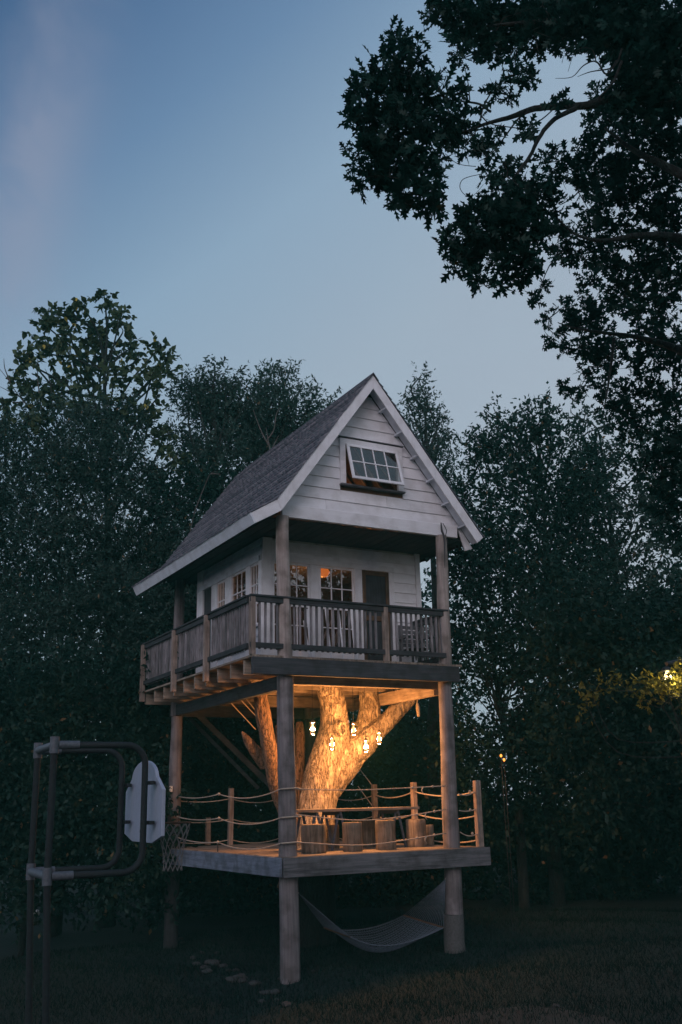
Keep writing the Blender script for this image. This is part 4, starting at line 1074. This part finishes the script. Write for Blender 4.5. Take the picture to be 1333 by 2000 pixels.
forest_tree('broad dense tree with fine grey-green leaves filling the left edge',
            blob_row([(-60, 850), (60, 800), (180, 790), (260, 860), (330, 960), (390, 1050), (400, 1250), (360, 1420), (-60, 1420)], 62, 62, .75), 26.5, .115, 'grey_leaf', NARROW, dens=1.35, per=10, trunk=(120, 1500))
forest_tree('bushy tree behind the left roof slope',
            blob_row([(350, 800), (370, 750), (420, 735), (470, 745), (500, 770), (480, 900), (450, 960), (370, 960), (340, 880)], 34, 20, .6) +
            [(420, 725, 18), (440, 745, 22), (385, 765, 22), (360, 800, 18), (460, 740, 16)], 28, .13, 'grey_leaf', NARROW, dens=1.5, per=9, trunk=(430, 1400))
forest_tree('rounded tree with a tufted top just left of the roof ridge',
            blob_row([(490, 770), (530, 745), (600, 770), (640, 790), (600, 880), (500, 960), (440, 1000), (450, 850)], 34, 20, .6) +
            [(535, 718, 10), (550, 724, 12), (568, 716, 9), (546, 745, 14), (585, 765, 20), (610, 780, 16), (645, 785, 14), (520, 760, 20), (625, 790, 18)], 29, .13, 'grey_leaf', NARROW, dens=1.5, per=9, trunk=(560, 1400))
# filler of foliage low on the left and behind the decks
forest_tree('dark low tree behind the left deck', blob_row([(330, 950), (420, 930), (420, 1100), (560, 1200), (620, 1500), (300, 1560), (280, 1200)], 60, 34, .7), 27, .12, 'dark_leaf', QUAD, dens=1.1, per=9, trunk=(440, 1500))
forest_tree('dark bushy tree at the far left behind the basketball poles', blob_row([(-80, 1300), (320, 1300), (340, 1560), (-80, 1600)], 62, 26, .75), 24, .12, 'dark_leaf', QUAD, dens=1.2, per=9, trunk=(60, 1560))
# right of the house
forest_tree('slender pointed tree close right of the gable',
            [(822, 735, 9), (822, 752, 15), (815, 780, 20), (835, 785, 18), (800, 810, 18), (830, 820, 26), (855, 835, 20), (870, 860, 18), (840, 860, 28), (815, 850, 20), (880, 880, 16), (860, 900, 28), (885, 925, 20), (830, 900, 24), (880, 960, 26), (850, 940, 24), (793, 775, 8), (860, 800, 10)],
            28, .12, 'grey_leaf', NARROW, dens=1.4, per=9, trunk=(850, 1450))
forest_tree('tree with two tufts on top in the middle of the right skyline',
            [(968, 805, 14), (955, 820, 14), (925, 850, 16), (940, 870, 26), (975, 835, 22), (1000, 830, 20), (1045, 795, 16), (1060, 800, 16), (1075, 785, 10), (1035, 815, 22), (1070, 825, 24), (1010, 850, 34), (1050, 860, 34), (970, 880, 32), (930, 900, 24)] +
            blob_row([(900, 900), (1100, 850), (1150, 900), (1150, 1100), (1060, 1180), (900, 1150), (880, 1000)], 46, 24, .7), 25, .12, 'dark_leaf', QUAD, dens=1.05, per=9, trunk=(1075, 1500))
forest_tree('pale topped tree under the oak canopy at the right',
            [(1120, 810, 20), (1145, 800, 14), (1110, 850, 24), (1150, 850, 30), (1190, 830, 24), (1170, 900, 34), (1120, 900, 26), (1220, 880, 30), (1280, 850, 30)] +
            blob_row([(1130, 900), (1380, 850), (1400, 1250), (1150, 1250), (1100, 1050)], 52, 24, .75), 27, .13, 'grey_leaf', QUAD, dens=.85, per=9, trunk=(1240, 1500))
forest_tree('thin leafed tree with sky gaps right of the porch',
            blob_row([(880, 1100), (1180, 1100), (1300, 1250), (1300, 1420), (1000, 1440), (1010, 1330), (960, 1310), (900, 1350), (880, 1250)], 38, 44, .7) + blob_row([(868, 1020), (1010, 1020), (1010, 1290), (935, 1320), (868, 1340)], 28, 34, .7) + blob_row([(1000, 1290), (1100, 1290), (1100, 1450), (985, 1450)], 30, 14, .7), 24, .12, 'dark_leaf', QUAD, dens=.72, per=9, trunk=(1010, 1500))
forest_tree('dark thick tree at the right edge below the canopy',
            blob_row([(1100, 1200), (1420, 1150), (1420, 1600), (1180, 1600), (1080, 1400)], 62, 26, .75), 21, .12, 'dark_leaf', QUAD, dens=1.2, per=9, trunk=(1330, 1600))
# bare pale branches and twigs that stand out against the crowns
TREES = {o['label']: o for o in COL.objects if o.get('category') == 'tree' and o.name.startswith('tree')}
for key, ptss, D in (('rounded tree with', [[(540, 1000), (530, 930), (527, 880)], [(525, 870), (512, 845), (500, 815), (495, 800)], [(520, 862), (535, 840), (540, 810), (548, 795)], [(528, 880), (520, 835)], [(530, 880), (545, 850)]], 26.8),
                     ('bushy tree behind', [[(365, 1080), (378, 1010), (390, 975), (402, 945), (412, 925), (425, 921)], [(412, 925), (430, 926)]], 25.8),
                     ('tall open tree', [[(110, 860), (60, 800), (35, 770), (15, 740), (-5, 715)], [(40, 775), (20, 765), (0, 755)], [(50, 785), (25, 785), (0, 775)], [(85, 830), (75, 750), (74, 710), (75, 690)], [(105, 820), (100, 760), (95, 735), (88, 720)], [(20, 745), (10, 720), (8, 700)]], 27)):
    t = [o for k_, o in TREES.items() if k_.startswith(key)][0]
    for q in ptss: MB().tube(smooth_path([at(x_, y_, D) for x_, y_ in q]), [.022, .013, .006], 5).build('bare_branch', 'bare_twig', t)

# undergrowth and far wood masses
def mass(name, label_kind, regions, leaf, m, dens, per=8):
    parts = []
    for (pts, D0, D1, r, n) in regions:
        for x, y, rp in blob_row(pts, r, n, .6):
            D = rng.uniform(D0, D1); c = at(x, y, D); rr_ = rp * np.linalg.norm(c - CAM) / F
            k = max(6, int(dens * 6.0 * rr_ * rr_ / (leaf * leaf * per * .26))); P, d = clump_twigs(c, rr_, k); parts.append(spray(P, d, per, leaf, QUAD))
    V_, F_, T_ = merge(parts); o = mesh_np(name, V_, F_, m, tintv=T_); return tag(o, kind='stuff')
mass('undergrowth', '', [([(-200, 1480), (330, 1480), (340, 1640), (-200, 1660)], 26, 30, 50, 40), ([(330, 1420), (900, 1420), (900, 1640), (330, 1640)], 29, 36, 60, 60),
                         ([(880, 1430), (1500, 1380), (1500, 1650), (880, 1650)], 22, 28, 55, 70),
                         ([(330, 1600), (1500, 1600), (1500, 1760), (330, 1760)], 25, 29, 45, 110), ([(-200, 1560), (330, 1560), (330, 1770), (-200, 1770)], 22, 24, 45, 60)], .13, 'dark_leaf', 1.0)
mass('distant_wood', '', [([(-300, 1150), (850, 1100), (900, 1550), (-300, 1560)], 40, 46, 90, 50), ([(1000, 1150), (1600, 1150), (1600, 1550), (1060, 1550)], 36, 42, 80, 30)], .22, 'dark_leaf', 1.0)

# woodland behind the viewer: it is what the window panes reflect and what shades the lawn
parts = []; back_az = math.atan2(-FW[0], -FW[1])
for i in range(270):
    a_ = back_az + (rng.uniform(-1.95, 1.5) if i < 190 else rng.uniform(-2.0, -.9)); D = rng.uniform(13, 22); zz = rng.uniform(-1.5, 8.5) - (2.0 if i % 3 == 0 else 0)
    zz = min(zz, 5.5)
    if i % 5 < 2: zz = rng.uniform(5, 15); D = rng.uniform(17, 24)
    if i >= 190: zz = rng.uniform(2, 13); D = rng.uniform(20, 26)
    c = CAM + np.array([math.sin(a_) * D, math.cos(a_) * D, zz]); r = rng.uniform(1.0, 2.0); leaf = .32
    P, d = clump_twigs(c, r, int(5.2 * r * r / (leaf * leaf * 8 * .26))); parts.append(spray(P, d, 8, leaf, QUAD))
V_, F_, T_ = merge(parts); tag(mesh_np('woodland', V_, F_, 'dark_leaf', tintv=T_), kind='stuff')

# ------------------------------------------------------------------ the oak in the foreground
OD = 8.6
ob = at(1470, 1560, 9.5); ob[2] = gz(ob[0], ob[1]) - .1
OK = root('oak_tree', 'large foreground oak reaching in from the right with lobed leaves dark against the sky', 'tree', ob)
crown_top = at(1420, -250, 9.5)
MB().tube(smooth_path([ob, ob * .7 + at(1450, 900, 9.5) * .3, at(1430, 900, 9.6), at(1400, 300, 9.5), crown_top], 6), [.5, .42, .36, .28, .1], 14).build('trunk', 'forest_bark', OK, smooth=True)
def limb(pts, r, D=OD, D1=None, seg_=8):
    D1 = D if D1 is None else D1; n = len(pts)
    P = smooth_path([at(x_, y_, D + (D1 - D) * i / (n - 1)) for i, (x_, y_) in enumerate(pts)], 5)
    P = P + rng.normal(size=P.shape) * min(r) * .3
    MB().tube(P, r, seg_).build('limb', 'forest_bark', OK, smooth=True)
limb([(1420, 230), (1330, 200), (1260, 190), (1200, 188), (1150, 205), (1095, 208), (1045, 212), (1000, 228), (955, 240), (905, 258), (860, 262)], [.10, .07, .05, .042, .038, .030, .022, .012, .006], 9.4, 8.4)
limb([(1125, 212), (1085, 232), (1058, 262), (1035, 305), (1010, 340), (990, 380), (975, 420)], [.026, .022, .018, .013, .006], 8.7, 8.3)
limb([(1045, 214), (1015, 230), (990, 262), (960, 300), (935, 315)], [.012, .009, .006, .003])
limb([(958, 218), (935, 203), (905, 198), (885, 185)], [.014, .011, .006])
limb([(918, 195), (915, 165), (908, 130)], [.007, .005, .004])
limb([(1205, 118), (1185, 145), (1165, 120), (1140, 128), (1118, 150), (1085, 153)], [.012, .009, .007, .004, .002])
limb([(1215, 95), (1200, 130), (1155, 140), (1128, 150)], [.010, .008, .005, .002])
limb([(1165, 122), (1155, 95), (1125, 100), (1110, 140)], [.006, .004, .003, .002])
limb([(940, 340), (905, 350), (900, 370), (920, 385), (945, 360)], [.003, .004, .003, .002])
limb([(1000, 100), (995, 120), (1000, 150)], [.005, .004, .003])
limb([(870, 300), (895, 320), (930, 325)], [.003, .003, .004])
limb([(1420, 520), (1340, 470), (1250, 460), (1180, 470), (1120, 455), (1075, 410)], [.09, .06, .035, .022, .014, .006], 10.5, 9.5)
limb([(1430, 760), (1340, 690), (1250, 660), (1180, 650), (1120, 640), (1090, 630)], [.09, .05, .03, .02, .012, .005], 11.5, 11)
limb([(1430, 150), (1330, 80), (1200, 50), (1080, 40), (960, 50), (900, 50)], [.09, .06, .045, .028, .014, .006], 9.4, 8.8)
limb([(1430, 400), (1330, 340), (1250, 300), (1180, 250)], [.08, .05, .03, .01], 9.6, 9.2)
limb([(1200, 660), (1190, 740), (1180, 800)], [.02, .014, .006], 11.2)
limb([(1215, 120), (1195, 165), (1170, 190)], [.016, .012, .008])
near = [(730, 150, 26), (712, 185, 24), (690, 175, 10), (765, 70, 12), (770, 95, 20), (800, 95, 22), (820, 95, 14), (760, 130, 32), (800, 140, 32), (745, 185, 36), (790, 190, 42), (835, 185, 30), (860, 170, 18), (875, 195, 20), (900, 180, 10),
        (690, 240, 16), (715, 250, 26), (750, 250, 42), (800, 250, 46), (845, 250, 36), (880, 240, 22), (700, 300, 22), (735, 305, 38), (780, 310, 42), (825, 300, 34), (690, 320, 10), (720, 345, 22), (760, 345, 34), (800, 355, 34), (775, 385, 16), (835, 380, 30), (850, 360, 22), (840, 408, 12), (800, 400, 8), (855, 320, 12)]
top_ = [(860, 20, 22), (890, 25, 30), (900, 60, 20), (930, 45, 34), (895, 95, 14), (900, 115, 12), (970, 60, 38), (1000, 30, 40), (1040, 60, 34), (1010, 95, 20), (960, 100, 22), (940, 95, 12), (1050, 95, 14), (1080, 40, 40), (1100, 75, 20), (1140, 40, 44), (1200, 50, 50), (1170, 85, 20), (1250, 60, 60), (1310, 60, 60), (1250, 130, 50), (1220, 100, 26), (1310, 160, 60), (1260, 200, 50), (1230, 170, 26), (950, 15, 30), (1060, 10, 34), (1150, 5, 40), (1230, 5, 50)]
midc0 = [(975, 165, 20), (960, 180, 16), (990, 185, 16), (1010, 145, 16), (1025, 140, 12), (1030, 155, 10), (925, 265, 22), (905, 290, 18), (945, 285, 18), (970, 245, 12), (940, 225, 10), (950, 300, 14), (985, 320, 14), (1005, 315, 14), (1035, 245, 9), (1028, 253, 8), (1090, 195, 8), (955, 330, 10), (890, 225, 14), (895, 212, 12), (968, 345, 16), (990, 345, 14), (1085, 210, 9), (880, 265, 14)]
midc = [(a_, b_, c_ * .8) for a_, b_, c_ in midc0]
lowc = [(935, 395, 18), (910, 410, 14), (960, 410, 30), (1000, 400, 34), (925, 430, 30), (960, 450, 40), (1000, 455, 40), (1035, 440, 34), (890, 470, 24), (865, 485, 14), (920, 490, 30), (960, 505, 40), (1005, 510, 34), (1045, 480, 26), (900, 520, 18), (935, 545, 18), (950, 560, 14), (985, 555, 16), (1010, 540, 16), (1040, 515, 16), (1060, 465, 14), (1020, 370, 22), (1045, 355, 18), (1055, 380, 26), (1035, 400, 30)]
rgtc = [(1070, 320, 14), (1090, 315, 18), (1120, 310, 22), (1155, 290, 24), (1180, 330, 34), (1140, 340, 24), (1100, 335, 18), (1200, 240, 34), (1180, 205, 22), (1165, 185, 12), (1230, 280, 44), (1170, 260, 14), (1280, 260, 50), (1320, 300, 50), (1240, 350, 50), (1300, 380, 60), (1190, 385, 36), (1130, 375, 22), (1150, 410, 22), (1230, 430, 44), (1300, 470, 60), (1180, 450, 28), (1120, 460, 24), (1095, 455, 18), (1100, 490, 18), (1140, 500, 28), (1190, 510, 34), (1160, 540, 16), (1240, 520, 44), (1220, 575, 30), (1250, 600, 22), (1300, 570, 54), (1045, 575, 12), (1055, 565, 12), (1095, 400, 14), (1180, 230, 20)]
farc = [(1075, 620, 14), (1080, 650, 18), (1100, 600, 16), (1130, 610, 28), (1160, 580, 20), (1150, 640, 34), (1180, 620, 24), (1170, 680, 34), (1130, 680, 26), (1100, 690, 12), (1190, 710, 28), (1150, 715, 22), (1210, 660, 22), (1100, 755, 12), (1120, 765, 14), (1135, 755, 14), (1180, 755, 14), (1260, 650, 44), (1320, 680, 56), (1250, 720, 34), (1230, 770, 40), (1300, 780, 50), (1200, 800, 24), (1330, 860, 50), (1240, 830, 36), (1280, 900, 40), (1320, 950, 44), (1340, 1040, 40), (1290, 980, 30)]
OTW = MB()
def oak_leaves(cl, D, size, k, tpl=OAK):
    parts = []; PS = []
    for (x_, y_, rp) in cl:
        c = at(x_, y_, D + rng.uniform(-.25, .25)); r = rp * np.linalg.norm(c - CAM) / F
        n = max(2, int(k * rp * rp / 45)); P, d = clump_twigs(c, r * .95, n, .9); PS.append((P, d))
    for (x_, y_, rp) in cl:                       # ragged sprays poking out of the clump
        for _ in range(2 if rp > 17 else (1 if rp > 9 else 0)):
            t_ = rng.uniform(0, 6.28); q_ = rp * rng.uniform(.95, 1.35)
            c = at(x_ + math.cos(t_) * q_, y_ + math.sin(t_) * q_, D + rng.uniform(-.25, .25)); c0 = at(x_, y_, D)
            PS.append((c[None], unit((c - c0)[None])))
            OTW.tube(smooth_path([c0, (c0 + c) / 2 + rng.normal(size=3) * .01, c], 3), [.005, .002], 4, cap=False)
    todo = [at(x_, y_, D) for x_, y_, _ in cl]; done = [todo.pop(0)]
    while todo:                                   # twigs join every clump to its neighbour
        M2 = np.linalg.norm(np.array(todo)[:, None] - np.array(done)[None], axis=2); i_, j_ = np.unravel_index(M2.argmin(), M2.shape)
        a0, b0 = todo.pop(int(i_)), done[int(j_)]
        if M2.min() < 1.2: OTW.tube(smooth_path([b0, (a0 + b0) / 2 + rng.normal(size=3) * .02, a0], 3), [.008, .005], 4, cap=False)
        done.append(a0)
    P = np.concatenate([a_ for a_, _ in PS]); d = np.concatenate([a_ for _, a_ in PS]); n = len(P); per = 6
    tdir = unit(d + rng.normal(size=(n, 3)) * .5); a_ = rng.uniform(0, 6.28, (n, 1)) + np.arange(per) * 2.4
    e1 = unit(np.cross(tdir, rng.normal(size=(n, 3)))); e2 = np.cross(tdir, e1)
    ld = unit(tdir[:, None] * rng.uniform(.1, 1.0, (n, per, 1)) + e1[:, None] * np.cos(a_)[..., None] + e2[:, None] * np.sin(a_)[..., None])
    N = unit(rng.normal(size=(n, per, 3)) * .55 + tdir[:, None] * .6 + np.array([0, 0, .4]))
    S = size * rng.uniform(.45, 1.2, (n, per)); base = np.repeat(P[:, None], per, 1) + tdir[:, None] * rng.uniform(-.3, .3, (n, per, 1)) * size
    return base.reshape(-1, 3), ld.reshape(-1, 3), N.reshape(-1, 3), S.ravel(), rng.uniform(0, .95, n * per)
B1 = oak_leaves(near, 8.2, .15, .62); B2 = oak_leaves(midc + lowc, 8.5, .145, .66)
B3 = oak_leaves(top_, 9.0, .15, 1.05); B4 = oak_leaves(rgtc, 10.5, .15, .72); B5 = oak_leaves(farc, 12.5, .15, .72)
tag(OTW.build('twigs', 'forest_bark', OK), kind='stuff')
# the 300 outermost leaves of the nearest sprays are objects of their own
meL = bpy.data.meshes.new('leaf'); meL.from_pydata([tuple(v) for v in OAK[0]], [], [tuple(int(i) for i in f) for f in OAK[1]])
a_ = meL.attributes.new('leaf_tint', 'FLOAT', 'POINT'); a_.data.foreach_set('value', np.full(len(OAK[0]), .5, np.float32)); meL.materials.append(MATS['oak_leaf'])
order = np.argsort(np.linalg.norm(B1[0] - CAM, axis=1)); pick = order[:300]; rest = order[300:]
for i in pick:
    P_, D_, N_, S_ = B1[0][i], unit(B1[1][i]), B1[2][i], B1[3][i]; Wv = unit(np.cross(N_, D_)); Nv = np.cross(D_, Wv)
    o = bpy.data.objects.new('leaf', meL); COL.objects.link(o); o.parent = OK
    M_ = Matrix(((D_[0] * S_, Wv[0] * S_, Nv[0] * S_, P_[0] - ob[0]), (D_[1] * S_, Wv[1] * S_, Nv[1] * S_, P_[1] - ob[1]), (D_[2] * S_, Wv[2] * S_, Nv[2] * S_, P_[2] - ob[2]), (0, 0, 0, 1)))
    o.matrix_basis = M_
parts = [leaf_arrays(B1[0][rest], B1[1][rest], B1[2][rest], B1[3][rest], OAK, B1[4][rest])]
for B in (B2, B3, B4, B5): parts.append(leaf_arrays(*B[:4], OAK, B[4]))
V_, F_, T_ = merge(parts); tag(mesh_np('crown', V_, F_, 'oak_leaf', OK, tintv=T_), kind='stuff')

# ------------------------------------------------------------------ lamps far behind the leaves
lp = at(1305, 1322, 18.2); SL = root('yard_lamp', 'bright yellow lamp shining through leaves at the right edge', 'lamp', (lp[0], lp[1], float(gz(lp[0], lp[1]))))
MB().tube([(lp[0] + .5, lp[1], float(gz(lp[0], lp[1]))), (lp[0] + .5, lp[1], lp[2] + .2), (lp[0] + .4, lp[1], lp[2] + .3), (lp[0], lp[1], lp[2] + .22)], .04, 8).build('pole', 'dark_metal', SL)
MB().lathe((lp[0], lp[1], lp[2] + .1), [(.11, 0), (.09, .05), (.03, .08)], 12).build('lamp_hood', 'dark_metal', SL)
MB().lathe(tuple(lp), [(.02, -.07), (.06, -.04), (.065, 0), (.045, .06), (.02, .1)], 12).build('bulb', 'street_bulb', SL, smooth=True)
point_light('yard_light', lp + np.array([0, -.05, -.02]), 75, (1, .72, .28), .09, SL)
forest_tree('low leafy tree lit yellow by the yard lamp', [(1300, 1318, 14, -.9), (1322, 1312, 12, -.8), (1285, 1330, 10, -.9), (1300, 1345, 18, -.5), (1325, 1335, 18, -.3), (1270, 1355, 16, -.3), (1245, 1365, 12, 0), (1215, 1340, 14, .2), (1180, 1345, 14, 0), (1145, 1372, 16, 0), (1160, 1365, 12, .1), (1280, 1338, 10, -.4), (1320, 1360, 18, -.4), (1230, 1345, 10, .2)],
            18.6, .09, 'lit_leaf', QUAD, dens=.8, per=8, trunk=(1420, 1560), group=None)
for (px, py, D, lb) in ((979, 1476, 29.5, 'left one of two tiny amber lights glimmering through the bushes'), (985, 1484, 29.5, 'right one of two tiny amber lights glimmering through the bushes')):
    q = at(px, py, 20.5); G_ = root('garden_light', lb, 'lamp', (q[0], q[1], float(gz(q[0], q[1]))), 'amber garden lights')
    MB().tube([(q[0], q[1], float(gz(q[0], q[1]))), (q[0], q[1], q[2] - .03)], .006, 6).build('stake', 'dark_metal', G_)
    MB().lathe(tuple(q), [(.008, -.03), (.022, -.015), (.022, .015), (.008, .03)], 10).build('bulb', 'amber_bulb', G_, smooth=True)
point_light('garden_glow', at(982, 1478, 20.8), 2.5, (1, .45, .1), .05, G_)

# ------------------------------------------------------------------ grass
n = 90000; ang = rng.uniform(-.34, .34, n) + math.atan2(FW[0], FW[1]); dist = rng.uniform(11.5, 24, n)
gx_, gy_ = CAM[0] + np.sin(ang) * dist, CAM[1] + np.cos(ang) * dist
P = np.stack([gx_, gy_, gz(gx_, gy_) - .005], 1)
D_ = unit(np.stack([rng.normal(size=n) * .45, rng.normal(size=n) * .45, np.ones(n)], 1)); N = unit(rng.normal(size=(n, 3)))
patch = np.sin(gx_ * 1.7) * np.cos(gy_ * 1.3) * .25 + .4
BL = (np.array([[0, .06, 0], [0, -.06, 0], [1, 0, .15]]), np.array([[0, 1, 2]]))
V_, F_, T_ = leaf_arrays(P, D_, N, rng.uniform(.04, .12, n), BL, np.clip(patch + rng.uniform(-.25, .45, n), 0, .99))
tag(mesh_np('grass', V_, F_, 'grass_blade', tintv=T_), kind='stuff')

# ------------------------------------------------------------------ added black-lifting haze
hm = bpy.data.materials.new('black_lift_haze'); hm.use_nodes = True; hn = hm.node_tree.nodes; hn.clear()
hv = hn.new('ShaderNodeVolumePrincipled'); hv.inputs['Color'].default_value = (.24, .92, .76, 1); hv.inputs['Density'].default_value = .0016  # green scatter added to tint and lift the darkest tones
hv.inputs['Anisotropy'].default_value = 0.0
ho = hn.new('ShaderNodeOutputMaterial'); hm.node_tree.links.new(hv.outputs[0], ho.inputs['Volume'])
mb = MB(); mb.box((-145, -145, -4.5), (145, 145, 24)); MATS['black_lift_haze'] = hm
hz = mb.build('lift_haze', 'black_lift_haze'); tag(hz, kind='stuff')
